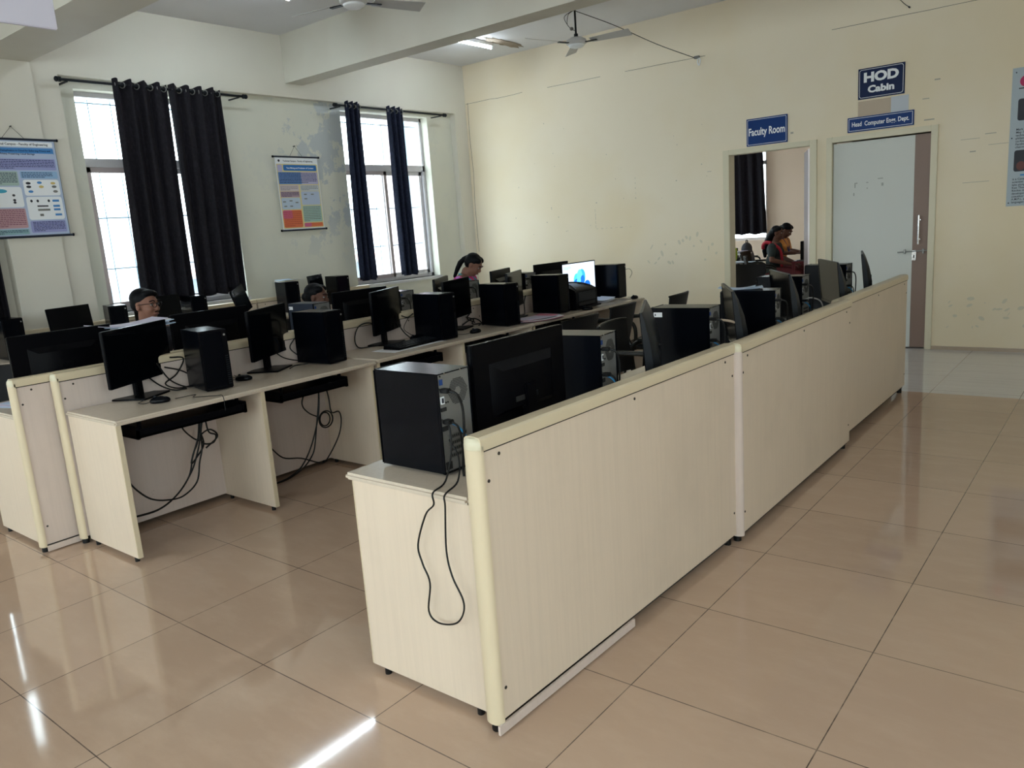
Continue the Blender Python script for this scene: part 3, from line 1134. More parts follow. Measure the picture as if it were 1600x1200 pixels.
for x, y, a, z, lb in [
        (-6.06, 0.385, 0, DZ, 'black tower at the left edge of the picture on the wall desk'),
        (-6.10, 1.30, -16, DZ, 'black tower left of the man with glasses on the wall desk'),
        (-6.12, 2.085, -10, DZ, 'black tower below the gap between the two big curtains'),
        (-6.12, 3.20, -14, DZ + 0.03, 'black tower with papers on top below the small poster'),
        (-6.12, 3.90, -12, DZ + 0.03, 'black tower against the wall right of the small poster')]:
    dup(tw, (x, y, z), R(a), lb, GW)


# ------------------------------------------------------------------ monitor
def make_monitor(curved=False, W=0.535, Ht=0.305, tilt=0.0, lit=False, cz=0.245, stand=True):
    t = thing('monitor', 'x', 'monitor')
    hb = MB()
    th = 0.018
    hz = Ht / 2
    if curved:
        prof = [(0.0, -hz), (0.0, hz), (-0.012, hz + 0.001), (-0.030, hz * 0.70), (-0.050, hz * 0.15), (-0.058, -hz * 0.4), (-0.052, -hz * 0.85), (-0.030, -hz)]
        n = len(prof)
        ys = [(-W / 2, 0.55), (-W / 2 + 0.03, 1.0), (W / 2 - 0.03, 1.0), (W / 2, 0.55)]
        vs, fs = [], []
        for y, k in ys:
            for px, pz in prof:
                vs.append((px * k, y, pz))
        for i in range(3):
            for j in range(n):
                fs.append((i * n + j, i * n + (j + 1) % n, (i + 1) * n + (j + 1) % n, (i + 1) * n + j))
        fs += [tuple(range(n)), tuple(3 * n + j for j in range(n))]
        hb.add(vs, fs, M_GREYP)
    else:
        hb.box(-th, 0, -W / 2, W / 2, -hz, hz, M_BLKP, bv=0.003)
        X = Matrix.Identity(4)
        v = [(-th, -W * 0.34, -hz * 0.75), (-th, W * 0.34, -hz * 0.75), (-th, W * 0.34, hz * 0.5), (-th, -W * 0.34, hz * 0.5),
             (-0.045, -W * 0.26, -hz * 0.62), (-0.045, W * 0.26, -hz * 0.62), (-0.045, W * 0.26, hz * 0.3), (-0.045, -W * 0.26, hz * 0.3)]
        hb.add(v, [(0, 1, 5, 4), (1, 2, 6, 5), (2, 3, 7, 6), (3, 0, 4, 7), (4, 5, 6, 7)], M_BLKP)
        hb.box(-0.047, -0.045, -0.05, -0.015, -hz * 0.5, -hz * 0.38, M_GREYP)
        hb.box(-0.047, -0.045, 0.03, 0.08, -hz * 0.5, -hz * 0.38, M_HOLE)
    h = hb.build('housing', t)
    h.location = (0, 0, cz)
    h.rotation_euler = (0, tilt, 0)
    bz = MB()
    e = 0.009
    for a, b_, c_, d_ in ((-W / 2, -W / 2 + e, -hz, hz), (W / 2 - e, W / 2, -hz, hz), (-W / 2, W / 2, hz - e, hz), (-W / 2, W / 2, -hz, -hz + 0.018)):
        bz.box(-0.001, 0.0035, a, b_, c_, d_, M_GLOSS, bv=0.001)
    bz.build('bezel', h)
    s_ = MB()
    s_.box(-0.001, 0.0015, -W / 2 + e, W / 2 - e, -hz + 0.018, hz - e, M_SCREEN)
    sc = s_.build('screen', h, 0)
    if lit:
        im = MB()
        P = Plane2D(im, (0.0018, 0, 0), (0, 1, 0), (1, 0, 0))
        P.rect(-W / 2 + e, -hz + 0.018, W / 2 - e, hz - e, M_LITBG, 0)
        # abstract overlapping blue petals
        import colorsys
        for k, (a, b_, ra, rb, ro, mm) in enumerate([(-0.02, -0.045, .075, .12, 0.35, 3), (0.035, 0.0, .07, .105, -0.25, 0), (0.005, 0.01, .05, .09, -0.15, 1), (-0.045, -0.05, .055, .055, 0.4, 2),
                                                    (0.045, -0.035, .04, .075, -0.3, 2), (-0.01, -0.03, .035, .055, -0.2, 1), (-0.02, -0.06, .03, .045, 0.2, 3), (0.125, -0.085, .055, .055, 0, 2), (0.125, -0.10, .036, .036, 0, 1)]):
            P.ellipse(a, max(b_, -0.075 if ra > .05 else b_), ra * 0.9, min(rb, 0.125 if b_ > -0.02 else rb) * 0.8, M_LIT[mm], 0.0003 + k * 0.0002, 24, ro)
        P.lines(-0.24, 0.09, -0.12, 0.12, 3, M_LIT[0], 0.0008)
        im.build('display_picture', sc, 0)
    if stand:
        nk = MB()
        nk.box(-0.062 if curved else -0.058, -0.028 if curved else -0.030, -0.030, 0.030, 0.008, cz - 0.02, M_BLKP, bv=0.005)
        nk.build('stand_neck', t)
        bs = MB()
        bs.box(-0.135, 0.075, -0.115, 0.115, 0.0, 0.010, M_BLKP, bv=0.004)
        bs.build('stand_base', t)
    return t


M_LITBG = mat('lit_pale_backdrop', (0.02, 0.02, 0.02), 0.3, emit=(0.52, 0.62, 0.76), es=1.0)
M_LIT = [mat('lit_blue_%s' % k, (0.01, 0.01, 0.02), 0.3, emit=c_, es=1.0) for k, c_ in
         (('mid', (0.03, 0.32, 0.80)), ('light', (0.10, 0.55, 0.90)), ('deep', (0.01, 0.12, 0.62)), ('sky', (0.05, 0.45, 0.85)))]

GMM = 'monitors on the middle row facing the aisle'
mo = make_monitor()
mo.location = (-3.045, 0.010, DZ)
mo.rotation_euler = (0, 0, R(28))
tag(mo, 'black monitor nearest the camera on the middle row, in front of the man with glasses', 'monitor', GMM)
Z2 = 0.742
for x, y, a, z, lb in [
        (-3.02, 0.830, 31, DZ, 'black monitor on the nearest middle desk, between its two towers'),
        (-3.02, 1.828, 26, Z2, 'black monitor behind the keyboard on the second middle desk'),
        (-3.02, 2.59, 20, Z2, 'black monitor between the two towers of the second middle desk'),
        (-2.97, 3.275, 25, Z2, 'narrow looking grey reflecting monitor beside the papers, edge on to the camera')]:
    dup(mo, (x, y, z), R(a), lb, GMM)
ml = make_monitor(lit=True)
ml.location = (-3.01, 4.33, Z2)
ml.rotation_euler = (0, 0, R(-3))
tag(ml, 'monitor switched on, showing blue petals on a pale backdrop', 'monitor', GMM)
GLM = 'monitors on the window side of the middle row'
for x, y, a, lb in [
        (-3.41, -0.235, 180, 'black monitor back rising above the screen at the left edge, wide and flat'),
        (-3.41, 0.665, 180, 'black monitor back behind the bluish fronted tower'),
        (-3.41, 1.915, 180, 'black monitor back right of the seated woman with tied hair'),
        (-3.50, 2.90, 211, 'greyish monitor standing left of the woman in pink'),
        (-3.50, 3.72, 200, 'dark monitor right of the woman in pink'),
        (-3.45, 4.48, 176, 'black monitor back half hidden behind the lit screen')]:
    dup(mo, (x, y, DZ), R(a), lb, GLM)
GAM = 'monitors behind the aisle screens'
dup(mo, (-0.515, 0.165, DZ), R(180), 'large black monitor back right of the nearest tower behind the aisle screen', GAM)
mc = make_monitor(curved=True, tilt=R(4), Ht=0.30)
mc.location = (-0.47, 1.03, DZ)
mc.rotation_euler = (0, 0, R(207))
tag(mc, 'monitor seen edge on with a pale glint at its top, second behind the aisle screens', 'monitor', GAM)
mc2 = make_monitor(curved=True, tilt=R(5), W=0.50, Ht=0.30)
mc2.location = (-0.42, 1.83, DZ)
mc2.rotation_euler = (0, 0, R(209))
tag(mc2, 'curved back monitor seen nearly edge on in front of the tower with the pale sheet', 'monitor', GAM)
for x, y, a, lb in [
        (-0.485, 2.76, 213, 'tilted glossy monitor reflecting the white wall, fourth behind the aisle screens'),
        (-0.455, 3.62, 211, 'glossy monitor reflecting grey, in front of the farthest tower'),
        (-0.45, 4.45, 195, 'curved back monitor at the far end, standing out against the white door')]:
    dup(mc2, (x, y, DZ), R(a), lb, GAM)
GWM = 'monitors along the window wall'
mw = make_monitor(W=0.42, Ht=0.27, tilt=R(-6))
mw.location = (-5.98, 0.86, DZ)
mw.rotation_euler = (0, 0, R(18))
tag(mw, 'small black monitor on the wall desk left of the man, below the blue poster', 'monitor', GWM)
dup(mw, (-6.02, 1.66, DZ), R(-14), 'black monitor directly behind the head of the man with glasses', GWM)
dup(mw, (-6.05, 3.55, DZ + 0.03), R(32), 'small black monitor behind the head of the woman with tied hair', GWM)
mt = make_monitor(W=0.36, Ht=0.27, tilt=R(-14))
for ch in mt.children:
    if ch.name.startswith('housing'):
        ch.rotation_euler = (R(10), R(-14), 0)
mt.location = (-5.98, 2.53, DZ)
mt.rotation_euler = (0, 0, R(36))
tag(mt, 'small monitor leaning back askew beside the right edge of the big curtains', 'monitor', GWM)


# ------------------------------------------------------------------ keyboard, mice, printer
kb = thing('keyboard', 'black keyboard lying on white paper on the second middle desk', 'keyboard', (-2.77, 1.815, Z2 + 0.003), R(3.5))
k = MB()
k.add([(-0.075, -0.225, 0.0), (0.075, -0.225, 0.0), (0.075, 0.225, 0.0), (-0.075, 0.225, 0.0), (-0.072, -0.222, 0.026), (0.072, -0.222, 0.014), (0.072, 0.222, 0.014), (-0.072, 0.222, 0.026)],
      [(3, 2, 1, 0), (0, 1, 5, 4), (1, 2, 6, 5), (2, 3, 7, 6), (3, 0, 4, 7), (4, 5, 6, 7)], M_BLKP)
k.build('keyboard_body', kb)
k = MB()
for r_ in range(6):
    for q in range(21):
        x = -0.058 + r_ * 0.020
        z = 0.0245 - r_ * 0.0017
        k.box(x - 0.008, x + 0.008, -0.212 + q * 0.0202, -0.195 + q * 0.0202, z - 0.002, z + 0.005, M_GREYP)
k.build('key_block', kb, 0)
pp = MB()
pp.box(-0.11, 0.105, -0.29, 0.25, 0, 0.0015, M_WHITE)
o = pp.build('paper_sheet', smooth=0)
o.location = (-2.765, 1.80, Z2 + 0.001)
o.rotation_euler = (0, 0, R(3.5))
tag(o, 'long white paper lying under the keyboard', 'paper')


def make_mouse():
    t = thing('computer_mouse', 'x', 'mouse')
    b_ = MB()
    b_.ell((0, 0, 0.012), (0.052, 0.031, 0.024), M_GLOSS, 10)
    s_ = b_.build('mouse_body', t, 60)
    for v_ in s_.data.vertices:
        if v_.co.z < 0.001:
            v_.co.z = 0.001
    w = MB()
    w.cyl((-0.022, -0.003, 0.033), (-0.022, 0.003, 0.033), 0.008, M_GREYP, 12)
    w.build('scroll_wheel', t)
    c_ = MB()
    c_.tube([(-0.05, 0, 0.01), (-0.08, 0.01, 0.004), (-0.11, 0.06, 0.003), (-0.09, 0.13, 0.003), (-0.12, 0.20, 0.003)], 0.0018, M_RUB)
    c_.build('mouse_cable', t)
    return t


ms = make_mouse()
ms.location = (-2.775, -0.050, DZ)
ms.rotation_euler = (0, 0, R(60))
tag(ms, 'round black mouse at the edge of the nearest middle desk below the monitor', 'mouse', 'mice on the desks')
for x, y, a, z, lb in [(-2.882, 0.52, 40, DZ, 'black mouse right of the bluish fronted tower'), (-2.70, 2.41, 80, Z2, 'black mouse between two towers on the second middle desk'),
                       (-2.97, 2.03, 100, Z2, 'black mouse behind the keyboard near the screen'), (-2.62, 4.70, 90, Z2, 'black mouse at the foot of the farthest middle tower'),
                       (-2.60, 3.82, 30, Z2, 'black mouse at the foot of the printer'), (-0.62, 1.06 - 0.24, 30, DZ, 'black mouse on the aisle desk behind the second tower'),
                       (-3.60, 4.55, 0, DZ, 'black mouse among the papers on the far window side desk')]:
    dup(ms, (x, y, z), R(a), lb, 'mice on the desks')

pr = thing('printer', 'black laser printer with a curved lid in front of the lit screen', 'printer', (-2.86, 3.955, Z2), R(2))
b_ = MB()
prof = [(-0.18, 0), (0.16, 0), (0.17, 0.02), (0.17, 0.15), (0.155, 0.175), (0.10, 0.20), (0.0, 0.222), (-0.10, 0.225), (-0.18, 0.20)]
b_.prism(prof, -0.185, 0.185, M_BLKP, 'y')
bo_ = b_.build('printer_body', pr)
b_ = MB()
b_.box(0.165, 0.176, -0.15, 0.15, 0.075, 0.155, M_GREYP, bv=0.004)
b_.build('front_flap', pr)
b_ = MB()
b_.box(0.11, 0.25, -0.12, 0.12, 0.02, 0.032, M_BLKP, bv=0.003)
b_.box(0.16, 0.172, -0.14, 0.14, 0.035, 0.06, M_HOLE)
b_.build('paper_tray', pr)
b_ = MB()
b_.tube([(0.15, -0.15, 0.18), (0.06, -0.10, 0.216), (-0.05, -0.05, 0.228), (-0.12, 0.02, 0.228), (-0.05, 0.10, 0.228), (0.06, 0.13, 0.216), (0.15, 0.16, 0.18)], 0.006, M_GREYP)
b_.build('lid_rim', pr)


# ------------------------------------------------------------------ loose papers
def papers(label, loc, rz, w, l, n, Ms, cat='papers', group='loose papers on the desks', name='paper_pile', dz=0.002, rnd=0.03, curl=0.0):
    t = MB()
    rr = random.Random(int(loc[0] * 991 + loc[1] * 313))
    for i in range(n):
        a = rr.uniform(-0.12, 0.12)
        X = Matrix.Translation((rr.uniform(-rnd, rnd), rr.uniform(-rnd, rnd), i * dz)) @ Matrix.Rotation(a, 4, 'Z')
        vs, fs = [], []
        nx = 8
        for k in range(nx + 1):
            u = k / nx
            z = curl * (abs(u - 0.5) * 2) ** 2 * (1 if i % 2 else 0.6)
            for y in (-w / 2, w / 2):
                vs.append(X @ Vector(((u - 0.5) * l, y, z)))
                vs.append(X @ Vector(((u - 0.5) * l, y, z + dz * 0.7)))
        for k in range(nx):
            q = k * 4
            fs += [(q + 1, q + 5, q + 7, q + 3), (q, q + 2, q + 6, q + 4), (q, q + 4, q + 5, q + 1), (q + 2, q + 3, q + 7, q + 6)]
        fs += [(0, 1, 3, 2), (nx * 4, nx * 4 + 2, nx * 4 + 3, nx * 4 + 1)]
        t.add(vs, fs, Ms[i % len(Ms)])
    o = t.build(name, smooth=0)
    o.location = loc
    o.rotation_euler = (0, 0, rz)
    tag(o, label, cat, group)
    return o


TT = DZ + 0.341
papers('messy pile of white and bluish papers on the tower in front of the man', (-3.50, 0.20, TT), R(85), 0.23, 0.40, 6, [M_PAPB, M_PAPP, M_WHITE, M_WHITE], dz=0.005, curl=0.02)
papers('pale blue sheet lying on the fourth tower behind the aisle screens', (-0.545, 2.27, TT), R(20), 0.12, 0.20, 2, [M_PAPB], curl=0.012)
papers('stack of papers and a yellow folder on the tower below the small poster', (-6.10, 3.20, TT + 0.03), R(-14), 0.17, 0.27, 6, [M_WHITE, mat('yellow_folder', (0.6, 0.5, 0.1), 0.6), M_PAPB], dz=0.003, curl=0.006)
papers('papers with a pink edge hanging over the second middle desk edge', (-2.68, 3.12, Z2), R(75), 0.21, 0.42, 7, [M_INK, mat('pink_sheet', (0.55, 0.16, 0.22), 0.6), M_PAPP, M_WHITE], dz=0.003, curl=0.012)
papers('lilac crumpled papers between the printer and the farthest tower', (-2.86, 4.42, Z2), R(80), 0.20, 0.26, 6, [M_PAPP, M_WHITE], dz=0.004, curl=0.02)
papers('lilac papers on the desk at the left edge behind the screen', (-3.62, -0.38, DZ), R(10), 0.2, 0.3, 4, [M_PAPP, M_PAPB])
papers('white papers in front of the woman in pink', (-3.62, 4.27, DZ), R(60), 0.25, 0.35, 24, [M_WHITE, M_PAPP], dz=0.005)


# ------------------------------------------------------------------ cables
def cable(label, paths, cat='cable', name='cable_bundle', group=None, r=0.004):
    if len(paths) == 1:
        q, rr, M = paths[0] if isinstance(paths[0], tuple) else (paths[0], r, M_RUB)
        t = MB()
        t.tube(q, rr, M)
        return tag(t.build('cable' if name == 'cable_bundle' else name), label, cat, group)
    root = thing(name, label, cat, (0, 0, 0), 0, group)
    for q in paths:
        rr, M = r, M_RUB
        if isinstance(q, tuple):
            q, rr, M = q
        t = MB()
        t.tube(q, rr, M)
        t.build('cable_strand', root)
    return root


def yz(x, L_):
    return [(x + (0 if len(p) < 3 else p[2]), p[0], p[1]) for p in L_]


cable('tangled bundle of black cables hanging under the nearest middle desk, left bay', [
    yz(-2.90, [(0.235, 0.615), (0.221, 0.55), (0.20, 0.45), (0.165, 0.36), (0.12, 0.28), (0.03, 0.187), (-0.09, 0.133), (-0.245, 0.135)]),
    yz(-2.91, [(0.225, 0.615), (0.215, 0.54), (0.19, 0.44), (0.15, 0.37), (0.11, 0.26), (0.015, 0.17), (-0.10, 0.125), (-0.25, 0.13)]),
    yz(-2.89, [(0.24, 0.60), (0.21, 0.50), (0.20, 0.40), (0.175, 0.33), (0.14, 0.22), (0.05, 0.165), (-0.04, 0.17), (-0.13, 0.205), (-0.20, 0.28), (-0.245, 0.36)]),
    yz(-2.88, [(0.24, 0.58), (0.25, 0.49), (0.29, 0.46), (0.27, 0.42), (0.21, 0.43), (0.20, 0.48), (0.26, 0.50), (0.30, 0.45), (0.22, 0.40)]),
    yz(-2.90, [(0.19, 0.46), (0.15, 0.38), (0.13, 0.33), (0.17, 0.36), (0.22, 0.42), (0.21, 0.50)]),
    yz(-2.92, [(0.12, 0.62), (0.12, 0.54), (0.17, 0.47), (0.21, 0.44)]),
], r=0.0048, group='cable tangles under the middle desks')
cable('black cables with a neat coil hanging under the nearest middle desk, right bay', [
    yz(-2.90, [(1.06, 0.615), (1.05, 0.50), (1.03, 0.40), (0.99, 0.30), (0.93, 0.19), (0.85, 0.10), (0.75, 0.06), (0.655, 0.051)]),
    yz(-2.91, [(1.07, 0.615), (1.05, 0.48), (1.02, 0.36), (0.99, 0.24), (0.96, 0.16), (0.88, 0.09), (0.76, 0.05), (0.66, 0.045)]),
    yz(-2.89, [(1.10, 0.62), (1.12, 0.5), (1.13, 0.40), (1.19, 0.39), (1.20, 0.32), (1.16, 0.22), (1.05, 0.10), (0.99, 0.09), (0.85, 0.16), (0.72, 0.20), (0.63, 0.30)]),
    yz(-2.885, [(1.075 + 0.055 * math.cos(a * 0.6), 0.365 + 0.055 * math.sin(a * 0.6)) for a in range(0, 26)]),
    yz(-2.895, [(1.075 + 0.04 * math.cos(a * 0.7 + 1), 0.365 + 0.045 * math.sin(a * 0.7 + 1)) for a in range(0, 20)]),
    yz(-2.92, [(0.98, 0.60), (0.93, 0.50), (0.97, 0.43), (1.05, 0.38)]),
], r=0.0045, group='cable tangles under the middle desks')
cable('thin black cable looping down the end panel of the nearest aisle desk', [
    [(-0.495, -0.268, 0.915), (-0.462, -0.272, 0.90), (-0.448, -0.29, 0.82), (-0.435, -0.34, 0.745), (-0.415, -0.418, 0.735), (-0.41, -0.424, 0.70), (-0.45, -0.424, 0.66), (-0.497, -0.424, 0.553), (-0.485, -0.424, 0.49), (-0.460, -0.424, 0.43), (-0.478, -0.424, 0.33), (-0.44, -0.424, 0.30),
     (-0.365, -0.426, 0.318), (-0.325, -0.428, 0.36), (-0.318, -0.428, 0.41), (-0.355, -0.428, 0.48), (-0.372, -0.426, 0.56), (-0.362, -0.424, 0.70), (-0.365, -0.417, 0.737), (-0.40, -0.32, 0.745), (-0.445, -0.26, 0.80), (-0.49, -0.255, 0.86)],
], r=0.0030, name='power_cable')
cable('black cables lying behind the nearest monitor of the middle row', [
    [(-3.08, 0.03, 0.86), (-3.06, 0.10, 0.78), (-3.02, 0.16, 0.742), (-2.99, 0.22, 0.742)],
    [(-3.09, 0.12, 0.90), (-3.08, 0.17, 0.80), (-3.06, 0.24, 0.745), (-2.97, 0.27, 0.745)],
    [(-3.09, 0.20, 0.92), (-3.09, 0.28, 0.90), (-3.08, 0.22, 0.82), (-3.07, 0.14, 0.78), (-3.04, 0.19, 0.745), (-3.03, 0.28, 0.745)],
    [(-3.09, 0.16, 0.87), (-3.085, 0.24, 0.84), (-3.07, 0.30, 0.80)],
    ([(-2.77, 0.03, 0.740), (-2.76, 0.14, 0.740), (-2.70, 0.10, 0.740), (-2.60, 0.17, 0.740), (-2.552, 0.18, 0.738), (-2.546, 0.18, 0.66)], 0.002, M_RUB)], r=0.0045, group='cables on the middle desks')
cable('black cable running from the second monitor to the tower on the nearest middle desk', [
    [(-3.07, 0.83, 0.90), (-3.08, 0.93, 0.80), (-3.05, 1.02, 0.76), (-3.00, 1.12, 0.745)], [(-3.09, 1.06, 0.90), (-3.10, 1.02, 0.84), (-3.05, 1.05, 0.78)], [(-2.90, 0.86, 0.744), (-2.96, 0.95, 0.744), (-2.93, 1.02, 0.744)]], r=0.004, group='cables on the middle desks')
cable('large black cable loop left of the keyboard monitor', [
    [(-3.05, 1.80, 0.84), (-3.07, 1.70, 0.91), (-3.08, 1.60, 0.90), (-3.085, 1.555, 0.82), (-3.08, 1.58, 0.75), (-3.03, 1.68, 0.747), (-2.99, 1.76, 0.747)],
    [(-3.06, 1.95, 0.88), (-3.05, 2.0, 0.80), (-3.0, 2.02, 0.75)], [(-3.08, 2.02, 0.92), (-3.09, 2.09, 0.90), (-3.09, 2.15, 0.92)], ([(-3.09, 2.1, 0.90), (-3.09, 2.04, 0.82), (-3.07, 2.10, 0.76)], 0.0025, M_RUB)], r=0.0045, group='cables on the middle desks')
cable('knot of black cables between the two towers of the second middle desk', [
    [(-3.05, 2.70, 0.82), (-3.04, 2.78, 0.79), (-3.02, 2.74, 0.76), (-2.98, 2.80, 0.755), (-2.95, 2.74, 0.75)],
    [(-3.06, 2.66, 0.76), (-3.03, 2.75, 0.80), (-3.04, 2.84, 0.78), (-2.99, 2.83, 0.75), (-2.94, 2.78, 0.75)],
    [(-3.09, 2.80, 0.84), (-3.09, 2.76, 0.80), (-3.06, 2.82, 0.76)]], r=0.0055, group='cables on the middle desks')
cable('black cable hanging down the screen left of the tower before the printer', [
    [(-3.10, 3.58, 0.90), (-3.09, 3.54, 0.84), (-3.06, 3.50, 0.76), (-3.0, 3.4, 0.75), (-2.98, 3.25, 0.75)]], r=0.005, group='cables on the middle desks')
cable('thin earphone like cable at the far corner tower of the middle row', [
    ([(-2.80, 4.83, 1.02), (-2.78, 4.90, 1.02), (-2.77, 4.93, 0.98), (-2.78, 4.90, 0.93)], 0.0022, M_RUB), ([(-2.62, 4.68, 0.748), (-2.66, 4.79, 0.748), (-2.75, 4.8, 0.748)], 0.0022, M_RUB)], group='cables on the middle desks')
cable('cables curving down behind the aisle screen from the third tower, one with a tan sleeve', [
    ([(-0.345, 1.55, 1.0), (-0.31, 1.60, 0.985), (-0.29, 1.66, 0.955)], 0.006, M_SKIRT), [(-0.29, 1.66, 0.955), (-0.28, 1.70, 0.90), (-0.29, 1.72, 0.82)]], r=0.005, group='cables behind the aisle screens')
cable('grey cable arching out of the fifth tower behind the aisle screens', [
    ([(-0.455, 3.10, 0.92), (-0.41, 3.11, 0.93), (-0.37, 3.16, 0.90), (-0.36, 3.20, 0.82)], 0.0045, M_GREYC)], group='cables behind the aisle screens')
cable('black plug and cables below the large monitor back behind the aisle screen', [
    [(-0.57, 0.10, 0.88), (-0.50, 0.08, 0.82), (-0.42, 0.0, 0.76), (-0.36, -0.05, 0.745)], [(-0.40, -0.10, 0.745), (-0.38, -0.06, 0.80), (-0.42, -0.02, 0.85)]], r=0.0045, group='cables behind the aisle screens')

# wall socket plates on the back panel of the nearest middle desk
so = thing('socket_plate', 'white double socket plate low on the panel under the nearest middle desk', 'socket', (-3.088, -0.235, 0.22))
b_ = MB()
b_.box(0, 0.008, -0.04, 0.04, -0.05, 0.05, M_WHITE, bv=0.002)
b_.build('plate', so)
b_ = MB()
b_.box(0.008, 0.012, -0.02, -0.002, -0.02, 0.02, M_FRAME, bv=0.001)
b_.box(0.008, 0.0095, 0.008, 0.02, -0.02, 0.02, M_GREYP)
b_.build('switch', so)


# ================================================================== chairs
def make_chair():
    """office visitor chair: black shell back, padded seat, looped arms on a tube frame; user faces local +x"""
    t = thing('office_chair', 'x', 'chair')
    s_ = MB()
    s_.box(-0.21, 0.24, -0.23, 0.23, 0.385, 0.432, M_MESH, bv=0.018)
    s_.build('seat', t)
    bk = MB()
    vs, fs = [], []
    nz, ny = 8, 8
    for side in (0, 1):
        for i in range(nz + 1):
            u = i / nz
            z = 0.50 + 0.345 * u
            hw = 0.170 + 0.055 * u
            for j in range(ny + 1):
                y = (j / ny * 2 - 1) * hw
                x = -0.215 - 0.06 * u + 0.04 * (y / hw) ** 2 - (0.012 if side else 0)
                vs.append((x, y, z))
    w = ny + 1
    off = (nz + 1) * w
    for i in range(nz):
        for j in range(ny):
            a = i * w + j
            fs.append((a, a + 1, a + w + 1, a + w))
            fs.append((off + a, off + a + w, off + a + w + 1, off + a + 1))
    for j in range(ny):
        fs.append((j, off + j, off + j + 1, j + 1))
        a = nz * w + j
        fs.append((a, a + 1, off + a + 1, off + a))
    for i in range(nz):
        a = i * w
        fs.append((a, a + w, off + a + w, off + a))
        a = i * w + ny
        fs.append((a, off + a, off + a + w, a + w))
    bk.add(vs, fs, M_MESH)
    b_ = bk.build('backrest', t)
    rm = MB()
    rm.tube([(-0.233, -0.226, 0.842), (-0.262, -0.15, 0.848), (-0.277, 0, 0.85), (-0.262, 0.15, 0.848), (-0.233, 0.226, 0.842)], 0.008, M_CHPL)
    rm.build('top_rim', b_)
    for sy in (-1, 1):
        a = MB()
        y = sy * 0.255
        a.tube([(-0.20, y, 0.44), (-0.215, y, 0.58), (-0.18, y, 0.665), (-0.05, y, 0.685), (0.12, y, 0.675), (0.17, y, 0.62), (0.15, y, 0.50), (0.12, y, 0.43)], 0.016, M_CHPL, 8)
        a.box(-0.17, 0.13, y - 0.024, y + 0.024, 0.68, 0.70, M_CHPL, bv=0.008)
        a.box(-0.2, 0.14, y - 0.012 - (0.02 if sy > 0 else -0.02), y + 0.012 - (0.02 if sy > 0 else -0.02), 0.39, 0.41, M_CHPL)
        a.build('armrest', t)
        for sx in (-1, 1):
            l = MB()
            l.cyl((sx * 0.18, sy * 0.20, 0.39), (sx * 0.23, sy * 0.225, 0.0), 0.013, M_CHPL, 10, 0.011)
            l.build('leg', t)
    return t


GC = 'black chairs at the computer desks'
ch = make_chair()
ch.location = (-2.205, 3.36, 0)
ch.rotation_euler = (0, 0, R(184))
tag(ch, 'black chair whose tapering back rises behind the second aisle tower', 'chair', GC)
for x, y, a, lb in [(-2.12, 2.64, 178, 'black chair with only its top rim showing above the second aisle tower'),
                    (-2.12, 4.16, 186, 'black chair back just above the third aisle tower'),
                    (-1.25, 2.45, 8, 'black chair pushed under the second desk behind the aisle screens'),
                    (-4.40, 0.62, 0, 'black chair the man with glasses sits on'),
                    (-4.38, 2.06, 8, 'black chair the woman with tied hair sits on'),
                    (-4.38, 4.10, 5, 'black chair the woman in pink sits on'),
                    (-4.42, -0.32, -10, 'empty black chair at the left edge of the picture behind the screen'),
                    (-4.52, 3.22, 170, 'dark chair back just under the farther window sill')]:
    dup(ch, (x, y, 0), R(a), lb, GC)

# ================================================================== people
def capsule(mb, pts, M=None):
    """chain of (x,y,z,r) joined by tapered tubes with round joints"""
    for i, (x, y, z, r) in enumerate(pts):
        mb.ell((x, y, z), (r, r, r), M, 8)
        if i:
            a = pts[i - 1]
            mb.cyl(a[:3], (x, y, z), a[3], M, 14, r)


def fuse(mb, name, M, parent=None, vox=0.007, it=3):
    """melt overlapping forms into one continuous smooth skin"""
    me = bpy.data.meshes.new('tmp')
    me.from_pydata(mb.v, [], mb.f)
    o = bpy.data.objects.new('tmp', me)
    COL.objects.link(o)
    md = o.modifiers.new('r', 'REMESH')
    md.mode = 'VOXEL'
    md.voxel_size = vox
    md.use_smooth_shade = True
    sm = o.modifiers.new('s', 'SMOOTH')
    sm.factor = 0.6
    sm.iterations = it
    dg = bpy.context.evaluated_depsgraph_get()
    m2 = bpy.data.meshes.new_from_object(o.evaluated_get(dg))
    bpy.data.objects.remove(o)
    bpy.data.meshes.remove(me)
    m2.name = name
    m2.materials.clear()
    m2.materials.append(M)
    m2.polygons.foreach_set('use_smooth', [True] * len(m2.polygons))
    r = bpy.data.objects.new(name, m2)
    COL.objects.link(r)
    if parent:
        r.parent = parent
    return r


